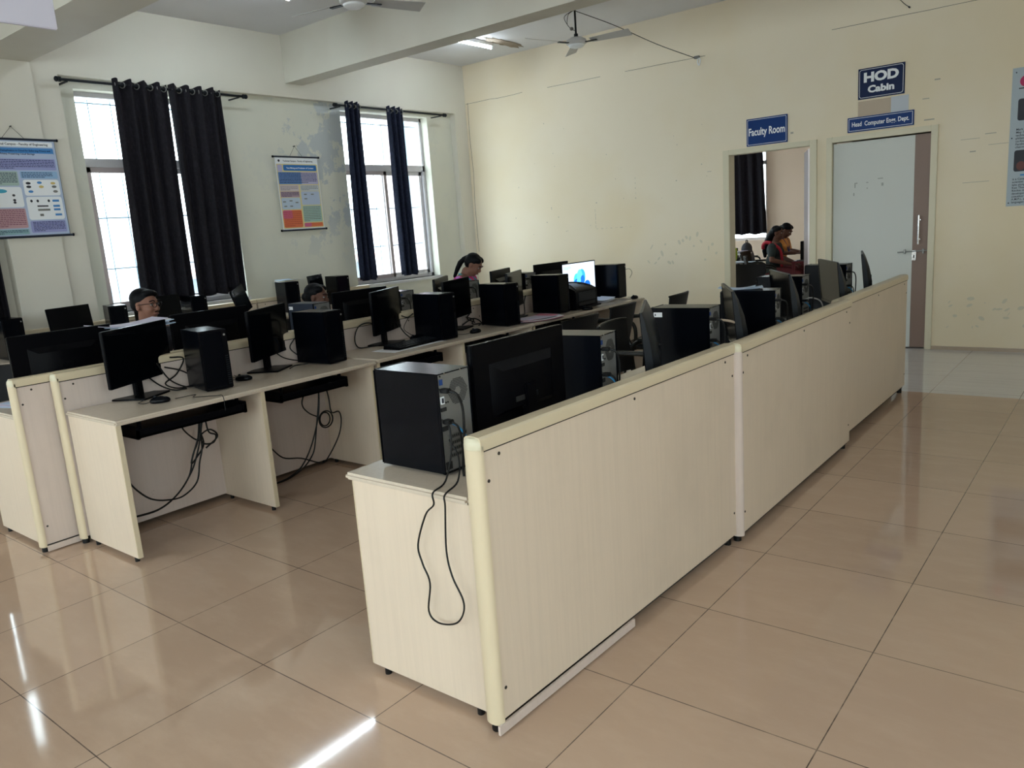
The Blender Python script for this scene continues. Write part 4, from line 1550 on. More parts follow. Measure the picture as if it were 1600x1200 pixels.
def hand(mb, wx, wy, wz, d, up, side, curl=0.5):
    """palm and five bent fingers; d = direction of the fingers, side = thumb side"""
    d, up, side = Vector(d).normalized(), Vector(up).normalized(), Vector(side).normalized()
    w = Vector((wx, wy, wz))
    for k in range(4):
        q = w + side * (0.026 - 0.0175 * k)
        capsule(mb, [(*(w + side * (0.012 - 0.008 * k)), 0.014), (*(q + d * 0.075), 0.0115)], None)
        ln = (0.068, 0.076, 0.070, 0.054)[k]
        p0 = q + d * 0.080
        p1 = p0 + (d * math.cos(curl * 0.5) - up * math.sin(curl * 0.5)) * ln * 0.45
        p2 = p1 + (d * math.cos(curl * 1.2) - up * math.sin(curl * 1.2)) * ln * 0.32
        p3 = p2 + (d * math.cos(curl * 1.8) - up * math.sin(curl * 1.8)) * ln * 0.23
        capsule(mb, [(*p0, 0.0088), (*p1, 0.0082), (*p2, 0.0076), (*p3, 0.0068)], None)
    t0 = w + d * 0.02 + side * 0.024
    t1 = t0 + (d * 0.6 + side * 0.8).normalized() * 0.035
    t2 = t1 + (d * 0.9 + side * 0.35 - up * 0.2).normalized() * 0.028
    capsule(mb, [(*t0, 0.0115), (*t1, 0.0100), (*t2, 0.0085)], None)


def person(label, loc, rz, skin, cloth, legs, head_yaw=0, head_pitch=0, female=False, arms=None, lean=0.0, hair='short', glasses=False, group=None, sc=1.0, sleeve=0.5, drop=(0, 0)):
    """seated figure facing local +x; origin on the floor below the hips"""
    sh = 0.175 if female else 0.20
    cx = 0.02 + lean
    hip, waist, chest, neck = (0, 0, 0.56), (cx * 0.4, 0, 0.72), (cx * 0.8, 0, 0.90), (cx, 0, 1.02)
    HC = Vector((cx + 0.035 + drop[0], 0, 1.158 - drop[1]))
    HR = Matrix.Translation(HC) @ Matrix.Rotation(R(head_yaw), 4, 'Z') @ Matrix.Rotation(R(head_pitch), 4, 'Y') @ Matrix.Scale(0.97, 4)
    arms = arms or [((0.05 + cx, 0.27, 0.78), (0.30 + cx, 0.17, 0.76)), ((0.05 + cx, -0.27, 0.78), (0.30 + cx, -0.17, 0.76))]
    b_ = MB()
    b_.ell(hip, (0.13, 0.175, 0.13), None)
    b_.ell(waist, (0.095, 0.135, 0.14), None)
    b_.ell(chest, (0.105, sh * 0.86, 0.145), None)
    b_.ell((cx * 0.9, 0, 0.985), (0.07, sh * 0.88, 0.05), None)
    capsule(b_, [(cx, 0, 0.99, 0.058), (cx + 0.012, 0, 1.05, 0.052), (*(HR @ Vector((-0.01, 0, -0.06))), 0.050)])
    for s in (-1, 1):
        capsule(b_, [(0.0, s * 0.09, 0.545, 0.088), (0.22, s * 0.11, 0.535, 0.078), (0.42, s * 0.12, 0.52, 0.060)])
        capsule(b_, [(0.42, s * 0.12, 0.50, 0.058), (0.43, s * 0.12, 0.34, 0.052), (0.41, s * 0.12, 0.12, 0.036)])
        capsule(b_, [(0.40, s * 0.12, 0.06, 0.036), (0.46, s * 0.125, 0.045, 0.034), (0.55, s * 0.13, 0.032, 0.028)])
    for s, (el, wr) in zip((1, -1), arms):
        S0 = (cx * 0.9, s * sh, 0.955)
        capsule(b_, [(*S0, 0.052), (*[(a + c_) / 2 for a, c_ in zip(S0, el)], 0.043), (*el, 0.037)])
        capsule(b_, [(*el, 0.037), (*[(a + c_) / 2 for a, c_ in zip(el, wr)], 0.033), (*wr, 0.024)])
        d = (Vector(wr) - Vector(el)).normalized()
        inner = Vector((0, -s, 0)) - d * d.dot(Vector((0, -s, 0)))
        hand(b_, *wr, d, (0, 0, 1), inner)
    # head, built in its own frame
    hm = MB()
    for c_, r_ in [((-0.014, 0, 0.030), (0.093, 0.074, 0.086)), ((0.022, 0, -0.016), (0.066, 0.061, 0.088)), ((0.040, 0, -0.082), (0.034, 0.034, 0.028)),
                   ((0.092, 0, -0.014), (0.016, 0.013, 0.022)), ((0.084, 0, 0.006), (0.010, 0.009, 0.024)), ((0.071, 0, 0.034), (0.022, 0.046, 0.013)),
                   ((0.058, 0.034, -0.022), (0.026, 0.022, 0.022)), ((0.058, -0.034, -0.022), (0.026, 0.022, 0.022)),
                   ((0.079, 0, -0.052), (0.013, 0.024, 0.011)), ((0.074, 0, -0.063), (0.012, 0.020, 0.008)),
                   ((-0.004, 0.077, -0.004), (0.018, 0.009, 0.030)), ((-0.004, -0.077, -0.004), (0.018, 0.009, 0.030))]:
        hm.ell(c_, r_, None, 12)
    b_.add([HR @ Vector(p) for p in hm.v], hm.f, None)
    b_.mats = []
    body = fuse(b_, 'person', skin, None, 0.0065, 3)
    body.location = loc
    body.rotation_euler = (0, 0, rz)
    body.scale = (sc, sc, sc)
    tag(body, label, 'person', group)
    # face details
    for s in (-1, 1):
        e = MB()
        e.T = HR
        e.ell((0.0755, s * 0.029, 0.011), (0.010, 0.0135, 0.0075), M_EYEW, 8)
        e.ell((0.0815, s * 0.029, 0.011), (0.0045, 0.0055, 0.0058), M_IRIS, 8)
        e.build('eye', body)
        e = MB()
        e.T = HR
        e.tube([(0.090, s * 0.012, 0.034), (0.090, s * 0.030, 0.041), (0.074, s * 0.049, 0.034)], 0.0038, M_HAIR, 6)
        e.build('eyebrow', body)
    e = MB()
    e.T = HR
    e.tube([(0.081, -0.022, -0.056), (0.0915, -0.008, -0.054), (0.0915, 0.008, -0.054), (0.081, 0.022, -0.056)], 0.0042, M_LIP, 6)
    e.build('mouth', body)
    if hair == 'short' and not female:
        e = MB()
        e.T = HR
        e.tube([(0.088, -0.020, -0.040), (0.096, 0, -0.036), (0.088, 0.020, -0.040)], 0.003, M_HAIR, 6)
        e.build('moustache', body)
    # hair
    h = MB()
    if hair == 'short':
        for c_, r_ in [((-0.026, 0, 0.052), (0.093, 0.080, 0.078)), ((-0.045, 0, 0.010), (0.066, 0.074, 0.062)), ((0.030, 0.0, 0.092), (0.050, 0.058, 0.026)), ((0.045, 0.03, 0.082), (0.034, 0.036, 0.022))]:
            h.ell(c_, r_, None, 12)
    else:
        for c_, r_ in [((-0.024, 0, 0.046), (0.091, 0.080, 0.080)), ((-0.045, 0, 0.010), (0.064, 0.077, 0.070)), ((0.018, 0.038, 0.078), (0.052, 0.036, 0.034)), ((0.018, -0.038, 0.078), (0.052, 0.036, 0.034))]:
            h.ell(c_, r_, None, 12)
        if hair == 'tail':
            capsule(h, [(-0.095, 0, 0.035, 0.030), (-0.125, 0.0, 0.0, 0.026), (-0.14, 0.0, -0.06, 0.030), (-0.135, 0, -0.13, 0.026), (-0.12, 0, -0.22, 0.018)])
        elif hair == 'bun':
            h.ell((-0.105, 0, 0.0), (0.035, 0.040, 0.040), None, 10)
        elif hair == 'long':
            capsule(h, [(-0.07, 0, 0.0, 0.070), (-0.12, 0, -0.08, 0.062), (-0.16, 0.0, -0.18, 0.055), (-0.18, 0, -0.29, 0.045), (-0.17, 0, -0.38, 0.025)])
    h.v = [tuple(HR @ Vector(p)) for p in h.v]
    h.mats = []
    fuse(h, 'hair', M_HAIR, body, 0.006, 4)
    # clothes: shell a little larger than the body
    t = MB()
    t.ell(hip, (0.145, 0.190, 0.14), None)
    t.ell(waist, (0.115, 0.155, 0.15), None)
    t.ell(chest, (0.122, sh * 0.93, 0.135), None)
    t.ell((cx * 0.9, 0, 0.975), (0.082, sh * 0.95, 0.050), None)
    if female:
        t.ell((cx * 0.8 + 0.07, 0.06, 0.88), (0.06, 0.06, 0.055), None)
        t.ell((cx * 0.8 + 0.07, -0.06, 0.88), (0.06, 0.06, 0.055), None)
    for s, (el, wr) in zip((1, -1), arms):
        S0 = Vector((cx * 0.9, s * sh, 0.955))
        E_ = Vector(el)
        mid = S0.lerp(E_, 0.55 + 0.45 * sleeve)
        capsule(t, [(*S0, 0.066), (*S0.lerp(E_, 0.4), 0.060), (*mid, 0.052)])
        if sleeve >= 1:
            capsule(t, [(*el, 0.050), (*Vector(el).lerp(Vector(wr), 0.85), 0.036)])
    t.mats = []
    fuse(t, 'kurta' if female else 'shirt', cloth, body, 0.008, 4)
    t = MB()
    t.ell(hip, (0.14, 0.186, 0.125), None)
    for s in (-1, 1):
        capsule(t, [(0.0, s * 0.09, 0.545, 0.102), (0.22, s * 0.11, 0.535, 0.092), (0.43, s * 0.12, 0.52, 0.074)])
        capsule(t, [(0.43, s * 0.12, 0.50, 0.072), (0.44, s * 0.12, 0.30, 0.066), (0.415, s * 0.12, 0.10, 0.060)])
    t.mats = []
    fuse(t, 'trousers', legs, body, 0.009, 4)
    if glasses:
        g = MB()
        g.T = HR
        for s in (-1, 1):
            g.tube([(0.098, s * 0.008, 0.022), (0.096, s * 0.045, 0.024), (0.094, s * 0.050, 0.012), (0.097, s * 0.034, -0.006), (0.099, s * 0.014, -0.004), (0.098, s * 0.008, 0.008), (0.098, s * 0.008, 0.022)], 0.0022, M_LENS, 6, 4)
            g.tube([(0.095, s * 0.049, 0.020), (0.05, s * 0.073, 0.018), (-0.005, s * 0.082, 0.012)], 0.0020, M_LENS, 6, 3)
        g.tube([(0.098, -0.008, 0.014), (0.102, 0, 0.017), (0.098, 0.008, 0.014)], 0.0020, M_LENS, 6, 3)
        g.build('spectacles', body)
    return body, HR


p1, _ = person('man with glasses and short black hair looking right over the monitors', (-4.20, 0.63, 0), R(0), M_SKIN, M_SHIRT, M_TROU, head_yaw=22, head_pitch=2, glasses=True, sleeve=0.4)
p2, _ = person('seated woman with black hair tied back, only forehead and eyes above the tower', (-4.17, 2.05, -0.105), R(8), M_SKIN2, M_SHIRT, M_TROU, head_yaw=20, head_pitch=6, female=True, hair='bun')
p3, H3 = person('woman in pink patterned dress with teal ribbon and ponytail, looking down', (-4.36, 4.03, 0.045), R(20), M_SKIN, M_PINK, M_TROU, head_yaw=0, head_pitch=36, female=True, hair='tail', lean=0.10, drop=(0.06, 0.045),
                arms=[((0.10, 0.24, 0.80), (0.36, 0.10, 0.83)), ((0.08, -0.27, 0.79), (0.36, -0.12, 0.81))])
e = MB()
for s in (-1, 1):
    e.tube([(0.07, s * 0.065, 1.035), (0.15, s * 0.07, 1.005), (0.235, s * 0.055, 0.92), (0.245, s * 0.02, 0.82), (0.235, 0.0, 0.76)], 0.008, M_TEAL, 6)
e.build('lanyard', p3)
e = MB()
e.box(0.235, 0.242, -0.03, 0.03, 0.66, 0.75, M_WHITE)
e.build('id_card', p3)
bt = thing('water_bottle', 'pale green bottle standing in front of the shoulder of the woman in pink', 'bottle', (-3.74, 3.52, DZ))
b_ = MB()
b_.lathe([(0.001, 0), (0.034, 0.002), (0.036, 0.02), (0.036, 0.16), (0.030, 0.19), (0.016, 0.215), (0.014, 0.23)], mat('pale_green_plastic', (0.35, 0.42, 0.33), 0.25), 20)
b_.build('bottle_body', bt)
b_ = MB()
b_.cyl((0, 0, 0.225), (0, 0, 0.262), 0.017, M_GREYP, 16)
b_.build('bottle_cap', bt)

# ================================================================== faculty room seen through the doorway
M_DKG = mat('dark_green_black_cloth', (0.012, 0.022, 0.022), 0.8)
pa, _ = person('woman with long dark hair, dark dress and red shawl seated in the faculty room', (-3.32, 10.30, -0.03), R(5), M_SKIN2, M_DKG, M_MAROON, head_yaw=-5, head_pitch=6, female=True, hair='long', lean=0.03,
               arms=[((0.06, 0.25, 0.78), (0.30, 0.12, 0.70)), ((0.06, -0.25, 0.76), (0.30, -0.10, 0.68))], sleeve=0.2)
e = MB()
e.tube([(0.03, -0.17, 1.02), (-0.06, -0.14, 1.03), (-0.11, -0.10, 0.99), (-0.12, -0.08, 0.93)], 0.026, M_RED, 8)
e.tube([(0.06, -0.14, 1.0), (0.14, -0.10, 0.92), (0.17, -0.07, 0.78), (0.16, -0.05, 0.64)], 0.022, M_RED, 8)
e.build('shawl', pa)
pb, _ = person('woman in orange dress with lanyard looking down in the faculty room', (-3.42, 10.80, 0.02), R(-4), M_SKIN2, M_ORANGE, M_MAROON, head_yaw=0, head_pitch=34, female=True, hair='bun', lean=0.06, drop=(0.04, 0.03),
               arms=[((0.10, 0.24, 0.80), (0.34, 0.10, 0.78)), ((0.08, -0.26, 0.79), (0.34, -0.10, 0.77))])
e = MB()
for s in (-1, 1):
    e.tube([(0.02, s * 0.07, 1.04), (0.13, s * 0.07, 1.0), (0.185, s * 0.04, 0.88), (0.20, 0.0, 0.76)], 0.008, M_SIGN2, 6)
e.build('lanyard', pb)
dup(ch, (-3.48, 10.22, 0.02), R(2), 'dark chair of the woman with the red shawl in the faculty room', 'faculty room chairs')
dup(ch, (-2.62, 7.75, 0), R(95), 'black armchair just inside the faculty doorway', 'faculty room chairs')
dup(ch, (-3.1, 9.35, 0), R(20), 'armchair with curved arm in front of the two women in the faculty room', 'faculty room chairs')
dup(ch, (-4.34, 11.75, 0), R(0), 'chair under the dark backpack in the faculty room', 'faculty room chairs')


def table(label, x0, x1, y0, y1, z, M=M_WHITE, ML=M_SLOT):
    t = thing('office_table', label, 'table', ((x0 + x1) / 2, (y0 + y1) / 2, 0), 0, 'faculty room tables')
    a, b_ = (x1 - x0) / 2, (y1 - y0) / 2
    k = MB()
    k.box(-a, a, -b_, b_, z - 0.025, z, M, bv=0.005)
    k.build('table_top', t)
    for sx in (-1, 1):
        for sy in (-1, 1):
            k = MB()
            k.box(sx * (a - 0.03) - 0.02, sx * (a - 0.03) + 0.02, sy * (b_ - 0.03) - 0.02, sy * (b_ - 0.03) + 0.02, 0, z - 0.025, ML)
            k.build('leg', t)
    return t


table('pale table with papers left inside the faculty room', -5.0, -4.06, 10.95, 11.35, 0.80)
table('low pale table at the left jamb inside the faculty room', -4.3, -3.64, 9.5, 9.95, 0.74)
table('desk in front of the two women in the faculty room', -2.92, -2.3, 10.0, 11.4, 0.70, M_MAROON, M_MAROON)
papers('papers on the pale table inside the faculty room', (-4.25, 11.12, 0.802), R(15), 0.25, 0.35, 8, [M_WHITE, M_PAPP], dz=0.004, group='faculty room papers')
papers('bluish white sheets in the lap area before the women on their desk', (-2.8, 10.25, 0.702), R(0), 0.25, 0.2, 4, [M_PAPB, M_WHITE], group='faculty room papers')
mm = thing('monitor', 'black monitor seen edge on before the two women in the faculty room', 'monitor', (-2.78, 10.16, 0.70))
k = MB()
k.box(-0.02, 0.025, -0.10, 0.25, 0.02, 0.30, M_BLKP, bv=0.004)
k.build('housing', mm)
k = MB()
k.box(-0.09, 0.09, -0.06, 0.16, 0, 0.012, M_BLKP, bv=0.003)
k.box(0.02, 0.045, 0.02, 0.09, 0.01, 0.15, M_BLKP)
k.build('stand', mm)
bk = thing('backpack', 'dark grey backpack leaning on a chair under the faculty room window', 'bag', (-4.32, 11.76, 0.432))
k = MB()
k.ell((0, 0, 0.20), (0.13, 0.19, 0.24), None, 12)
k.ell((0.06, 0, 0.12), (0.11, 0.15, 0.13), None, 12)
k.ell((0, 0, 0.40), (0.09, 0.13, 0.12), None, 12)
k.mats = []
fuse(k, 'bag_body', M_CHGR, bk, 0.012, 4)
k = MB()
k.tube([(0, -0.04, 0.50), (0, -0.03, 0.555), (0, 0.03, 0.555), (0, 0.04, 0.50)], 0.009, M_CHPL)
k.build('handle', bk)
tag(papers('x', (-3.52, 9.62, 0.742), R(0), 0.2, 0.3, 3, [M_PAPB]), 'bluish sheet on the low table inside the faculty room', 'papers', 'faculty room papers')
yb = MB()
yb.ell((0, 0, 0.12), (0.05, 0.06, 0.12), mat('lime_cloth', (0.30, 0.38, 0.02), 0.6), 10)
o = yb.build('cloth_bag')
o.location = (-3.66, 9.62, 0.742)
tag(o, 'lime yellow cloth bag at the left jamb inside the faculty room', 'bag')


# ================================================================== curtains
def curtain(label, plane, a0t, a1t, a0b, a1b, z0, z1, folds, M, group, amp=0.035, axis='y', rings=True, seed=1):
    """eyelet curtain hanging from a rod; plane = wall-side coordinate of the rod"""
    rr = random.Random(seed)
    t = thing('curtain', label, 'curtain', (plane, (a0t + a1t) / 2, z1) if axis == 'y' else ((a0t + a1t) / 2, plane, z1), 0, group)
    oy = (a0t + a1t) / 2
    nu, nv = folds * 14, 26
    vs, fs = [], []
    ph = [rr.uniform(-0.35, 0.35) for _ in range(folds * 2 + 2)]
    for side in (0, 1):
        for j in range(nv + 1):
            v = j / nv
            for i in range(nu + 1):
                u = i / nu
                uu = u + 0.03 * math.sin(u * 9 + seed) * v
                y = (a0t * (1 - v) + a0b * v) * (1 - u) + (a1t * (1 - v) + a1b * v) * u
                k = u * folds * 2 * math.pi / 1.0
                d = amp * (1 + 0.25 * v) * math.sin(k * 0.5 * 2 + 0.25 * math.sin(3 * v + i * 0.02 + seed)) + 0.008 * math.sin(k * 2.3 + v * 2.2 + seed)
                z = -(z1 - z0) * v + (0.012 * math.sin(k) if j == 0 else 0) + (0.01 * math.sin(k * 0.7 + 1) if j == nv else 0)
                q = -0.002 if side else 0.0
                if axis == 'y':
                    vs.append((d + q, y - oy, z))
                else:
                    vs.append((y - oy, d + q, z))
    w = nu + 1
    off = (nv + 1) * w
    for j in range(nv):
        for i in range(nu):
            a = j * w + i
            fs.append((a, a + 1, a + w + 1, a + w))
            fs.append((off + a, off + a + w, off + a + w + 1, off + a + 1))
    for i in range(nu):
        fs.append((i, off + i, off + i + 1, i + 1))
        a = nv * w + i
        fs.append((a, a + 1, off + a + 1, off + a))
    for j in range(nv):
        a = j * w
        fs.append((a, a + w, off + a + w, off + a))
        a = j * w + nu
        fs.append((a, off + a, off + a + w, a + w))
    c_ = MB()
    c_.add(vs, fs, M)
    c_.build('curtain_cloth', t, 180)
    if rings:
        for k in range(folds * 2):
            u = (k + 0.5) / (folds * 2)
            y = a0t * (1 - u) + a1t * u - oy
            g = MB()
            pts = [(0.026 * math.cos(a * math.pi / 6), 0.026 * math.sin(a * math.pi / 6)) for a in range(13)]
            if axis == 'y':
                g.tube([(p + 0.0, y + 0.012 * (1 if k % 2 else -1) * (p / 0.026), q - 0.045) for p, q in pts], 0.005, M_SILV, 6, 1)
            g.build('eyelet', t)
    return t


XR = -6.275
G5 = 'dark curtains of the nearer window'
curtain('left dark curtain of the nearer window, wide and reaching lowest', XR, 1.69, 2.225, 1.655, 2.20, 1.02, 3.105, 4, M_CURT, G5, seed=2)
curtain('right dark curtain of the nearer window beside the peeling wall', XR, 2.245, 2.80, 2.225, 2.785, 1.05, 3.105, 4, M_CURT, G5, seed=5)
G6 = 'navy curtains of the farther window'
curtain('narrow navy curtain at the left edge of the farther window', XR, 4.43, 4.66, 4.39, 4.67, 1.0, 3.11, 3, M_CURTN, G6, amp=0.04, seed=3)
curtain('narrow navy curtain in the middle of the farther window', XR, 5.09, 5.37, 5.10, 5.40, 1.0, 3.10, 3, M_CURTN, G6, amp=0.04, seed=9)
G7 = 'curtains of the window nearest the camera'
curtain('curtain left of the bright gap in the window nearest the camera', XR, -1.2, 0.04, -1.2, 0.04, 0.95, 3.1, 7, M_CURT, G7, seed=4)
curtain('curtain right of the bright gap in the window nearest the camera', XR, 0.125, 0.50, 0.125, 0.50, 0.95, 3.1, 3, M_CURT, G7, seed=6)
curtain('dark curtain of the faculty room window', 12.50, -6.0, -4.305, -6.0, -4.235, 1.07, 2.95, 9, M_CURT, 'faculty room curtain', axis='x', rings=False, seed=8)


def rod(label, y0, y1, z):
    t = thing('curtain_rod', label, 'curtain rod', (XR, y0, z), 0, 'curtain rods')
    k = MB()
    k.cyl((0, 0, 0), (0, y1 - y0, 0), 0.0125, M_GREYP, 12)
    k.build('pole', t)
    for y, s in ((0, -1), (y1 - y0, 1)):
        k = MB()
        k.cyl((0, y, 0), (0, y + s * 0.018, 0), 0.023, M_GREYP, 14)
        k.ell((0, y + s * 0.035, 0), (0.024, 0.02, 0.024), M_GREYP, 8)
        k.build('finial', t)
        k = MB()
        k.box(-0.185, 0.0, y - s * 0.05 - 0.008, y - s * 0.05 + 0.008, -0.020, -0.008, M_GREYP)
        k.build('bracket', t)


t = thing('curtain_rod', 'curtain rod above the faculty room window', 'curtain rod', (-5.15, 12.5, 2.90), 0, 'curtain rods')
k = MB()
k.cyl((-0.95, 0, 0), (0.95, 0, 0), 0.0125, M_GREYP, 12)
k.build('pole', t)
for x in (-0.9, 0.9):
    k = MB()
    k.box(x - 0.008, x + 0.008, 0, 0.10, -0.012, 0.004, M_GREYP)
    k.build('bracket', t)
rod('curtain rod above the nearer window', 1.25, 3.06, 3.062)
rod('curtain rod above the farther window', 4.31, 6.14, 3.066)
rod('curtain rod above the window nearest the camera', -1.35, 0.52, 3.062)


# ================================================================== posters and signs
def poster_roll(name, label, x, y0, y1, z0, z1, yk, zk):
    t = thing(name, label, 'poster', (x, (y0 + y1) / 2, (z0 + z1) / 2), 0)
    oy, oz = (y0 + y1) / 2, (z0 + z1) / 2
    k = MB()
    k.box(-0.001, 0.001, y0 + 0.012 - oy, y1 - 0.012 - oy, z0 - oz, z1 - oz, M_LET)
    sh = k.build('poster_sheet', t, 0)
    for z in (z0 - oz, z1 - oz):
        k = MB()
        k.cyl((0, y0 - oy - 0.012, z), (0, y1 - oy + 0.012, z), 0.010, M_NAVY, 10)
        for y in (y0 - oy - 0.016, y1 - oy + 0.008):
            k.cyl((0, y, z), (0, y + 0.010, z), 0.013, M_BLKP, 10)
        k.build('hanging_rod', t)
    k = MB()
    k.tube([(0, yk - 0.085 - oy, z1 - oz + 0.008), (-0.004, yk - oy, zk - oz), (0, yk + 0.085 - oy, z1 - oz + 0.008)], 0.0018, M_GREYP, 5, 1)
    k.build('hanging_string', t)
    k = MB()
    k.cyl((-0.05, yk - oy, zk - oz), (0.006, yk - oy, zk - oz), 0.005, M_GREYP, 8)
    k.build('nail', t)
    return t, sh, oy, oz


C = lambda n, r, g, b_: mat(n, (r, g, b_), 0.55)
t, sh, oy, oz = poster_roll('wall_poster', 'large pale blue research poster hanging from black rods on the left wall', -6.325, 0.47, 1.135, 1.73, 2.545, 0.80, 2.65)
k = MB()
P = Plane2D(k, (0.0011, -0.3205, -0.4075), (0, 1, 0), (1, 0, 0))   # 0.641 x 0.815
lb, pu, gr, pk, te, wh, bl, cy = C('print_pale_blue', .42, .50, .66), C('print_periwinkle', .30, .32, .58), C('print_sage', .36, .47, .43), C('print_rose', .50, .30, .32), C('print_teal', .25, .42, .45), M_LET, C('print_blue', .05, .22, .52), C('print_cyan', .05, .35, .50)
sky = C('print_sky', .28, .45, .66)
P.rect(0, 0, .641, .815, lb, .0002)
P.rect(.02, .755, .62, .795, wh, .0004)
P.text('ath Technical Campus - Faculty of Engineering', .34, .767, .026, M_INK, .0006, .0008)
P.rect(.02, .665, .62, .745, bl, .0004, .01)
P.rect(.03, .665, .62, .70, lb, .0005, .01)
P.text('Big Data Deduplication in Cloud for Enforcing Privacy and', .36, .716, .020, M_SIGN, .0005, .0008)
P.text('Privacy Preserving Cloud Storage', .33, .688, .020, M_SIGN, .0005, .0008)
P.rect(.02, .56, .62, .655, pu, .0004, .01)
P.lines(.03, .57, .61, .65, 6, M_SIGN, .0007)
P.rect(.02, .43, .30, .55, gr, .0004, .01)
P.lines(.03, .44, .29, .54, 7, M_SIGN, .0007)
P.rect(.32, .49, .62, .55, sky, .0004, .01)
P.lines(.33, .495, .58, .545, 4, M_SIGN, .0007)
P.rect(.33, .345, .62, .48, wh, .0004, .02)
for a, b_, M in ((.37, .45, M_INK), (.46, .455, bl), (.57, .45, C('print_ochre', .6, .45, .15)), (.37, .42, M_INK), (.47, .42, C('print_ochre2', .6, .45, .15)), (.575, .42, M_SLOT), (.38, .38, bl), (.58, .38, M_SLOT)):
    P.ellipse(a, b_, .02, .011, M, .0007)
P.rect(.33, .14, .62, .335, wh, .0004, .02)
for a, b_ in ((.37, .30), (.42, .30), (.51, .30)):
    P.ellipse(a, b_, .010, .012, M_INK, .0007)
for a, b_ in ((.55, .30), (.55, .255), (.55, .225), (.555, .18)):
    P.rect(a - .01, b_ - .009, a + .045, b_ + .009, bl, .0007)
P.rect(.41, .25, .50, .262, M_INK, .0007)
P.rect(.41, .215, .51, .232, M_SLOT, .0007)
P.rect(.42, .17, .45, .19, M_SLOT, .0007)
P.rect(.02, .25, .31, .42, wh, .0004, .02)
P.ellipse(.15, .385, .045, .016, cy, .0007)
for a, b_ in ((.06, .33), (.24, .35), (.06, .30), (.24, .31), (.24, .29)):
    P.ellipse(a, b_, .012, .010, M_INK, .0007)
P.rect(.02, .075, .31, .24, pk, .0004, .012)
P.lines(.03, .085, .30, .235, 10, C('print_wine', .18, .05, .10), .0007)
P.rect(.33, .03, .62, .13, pu, .0004, .012)
P.lines(.35, .04, .61, .125, 7, M_SIGN, .0007)
P.rect(.02, .02, .31, .065, te, .0004, .006)
P.lines(.03, .025, .30, .06, 3, M_SIGN, .0007)
P.rect(.0, .812, .641, .815, M_NAVY, .0006)
P.rect(.638, 0, .641, .815, M_NAVY, .0006)
k.build('printed_artwork', sh, 0)

t, sh, oy, oz = poster_roll('wall_poster', 'small colourful research poster with orange and blue panels between the windows', -6.43, 3.455, 4.065, 1.660, 2.478, 3.76, 2.60)
k = MB()
P = Plane2D(k, (0.0011, -0.293, -0.409), (0, 1, 0), (1, 0, 0))   # 0.586 x 0.818
ye, db, mb_, li, og, pkk = C('print_cream_yellow', .70, .60, .28), C('print_deep_blue', .01, .14, .42), C('print_mid_blue', .12, .24, .50), C('print_lilac', .44, .42, .60), C('print_orange', .68, .16, .06), C('print_magenta', .60, .12, .25)
P.rect(0, 0, .586, .818, wh, .0002)
P.rect(.01, .02, .576, .74, ye, .0003, .01)
P.rect(.02, .755, .565, .80, wh, .0004)
P.text('Technical Campus - Faculty of Engineering', .31, .765, .024, M_INK, .0006, .0008)
P.ellipse(.05, .775, .014, .014, M_INK, .0007)
P.rect(.02, .655, .085, .73, li, .0005, .01)
P.rect(.10, .665, .56, .73, db, .0005, .012)
P.text('Text Mining and Prediction of Content', .33, .688, .024, M_LET, .0006, .0008)
P.rect(.02, .515, .565, .65, mb_, .0005, .006)
P.rect(.33, .515, .565, .65, li, .0006, .006)
P.lines(.03, .525, .55, .645, 7, M_SIGN, .0008)
P.rect(.02, .44, .28, .505, C('print_pale_pink', .60, .52, .56), .0005, .006)
P.rect(.30, .44, .565, .505, C('print_pale_grey', .52, .56, .60), .0005, .006)
P.lines(.03, .445, .27, .50, 4, M_SLOT, .0008)
P.lines(.31, .445, .55, .50, 4, M_SLOT, .0008)
P.rect(.02, .37, .28, .435, C('print_mauve', .42, .30, .36), .0005, .006)
P.lines(.03, .375, .27, .43, 4, M_SIGN, .0008)
P.rect(.02, .235, .28, .365, C('print_ice', .48, .58, .70), .0005, .015)
P.rect(.30, .28, .565, .435, C('print_ice2', .44, .52, .66), .0005, .015)
for a, b_ in ((.06, .32), (.15, .33), (.23, .31), (.07, .27), (.15, .27), (.36, .40), (.46, .40), (.36, .35)):
    P.rect(a - .02, b_ - .006, a + .02, b_ + .006, M_SLOT, .0008)
P.rect(.02, .03, .28, .225, og, .0005, .02)
P.rect(.02, .13, .15, .225, pkk, .0006, .02)
P.lines(.03, .04, .27, .215, 8, C('print_dark_orange', .45, .08, .04), .0008)
P.rect(.30, .085, .565, .27, C('print_mint', .35, .52, .46), .0005, .01)
P.lines(.31, .09, .55, .265, 9, M_SLOT, .0008)
P.rect(.30, .03, .565, .075, og, .0005, .008)
P.rect(.30, .03, .40, .075, pkk, .0006, .008)
k.build('printed_artwork', sh, 0)


def sign(name, label, x0, x1, z0, z1, M, txts, border=True, r=0.015, tilt=0):
    t = thing(name, label, 'sign', ((x0 + x1) / 2, YB, (z0 + z1) / 2))
    a, b_ = (x1 - x0) / 2, (z1 - z0) / 2
    k = MB()
    k.box(-a, a, -0.012, -0.0005, -b_, b_, M, bv=0.002)
    bd = k.build('sign_board', t)
    k = MB()
    P = Plane2D(k, (-a, -0.0122, -b_), (1, 0, 0), (0, -1, 0))
    if border:
        e, w_ = 0.012, 0.004
        P.rect(e, e, 2 * a - e, 2 * b_ - e, M_LET, 0.0003, r)
        P.rect(e + w_, e + w_, 2 * a - e - w_, 2 * b_ - e - w_, M, 0.0006, max(r - w_ * 0.5, 0.001))
    for s, w_, h_, z, bold in txts:
        P.fit(s, a - a * w_, 2 * b_ * z, 2 * a * w_, 2 * b_ * h_, M_LET, bold)
    k.build('lettering', bd, 0)
    t.rotation_euler = (0, tilt, 0)
    return t


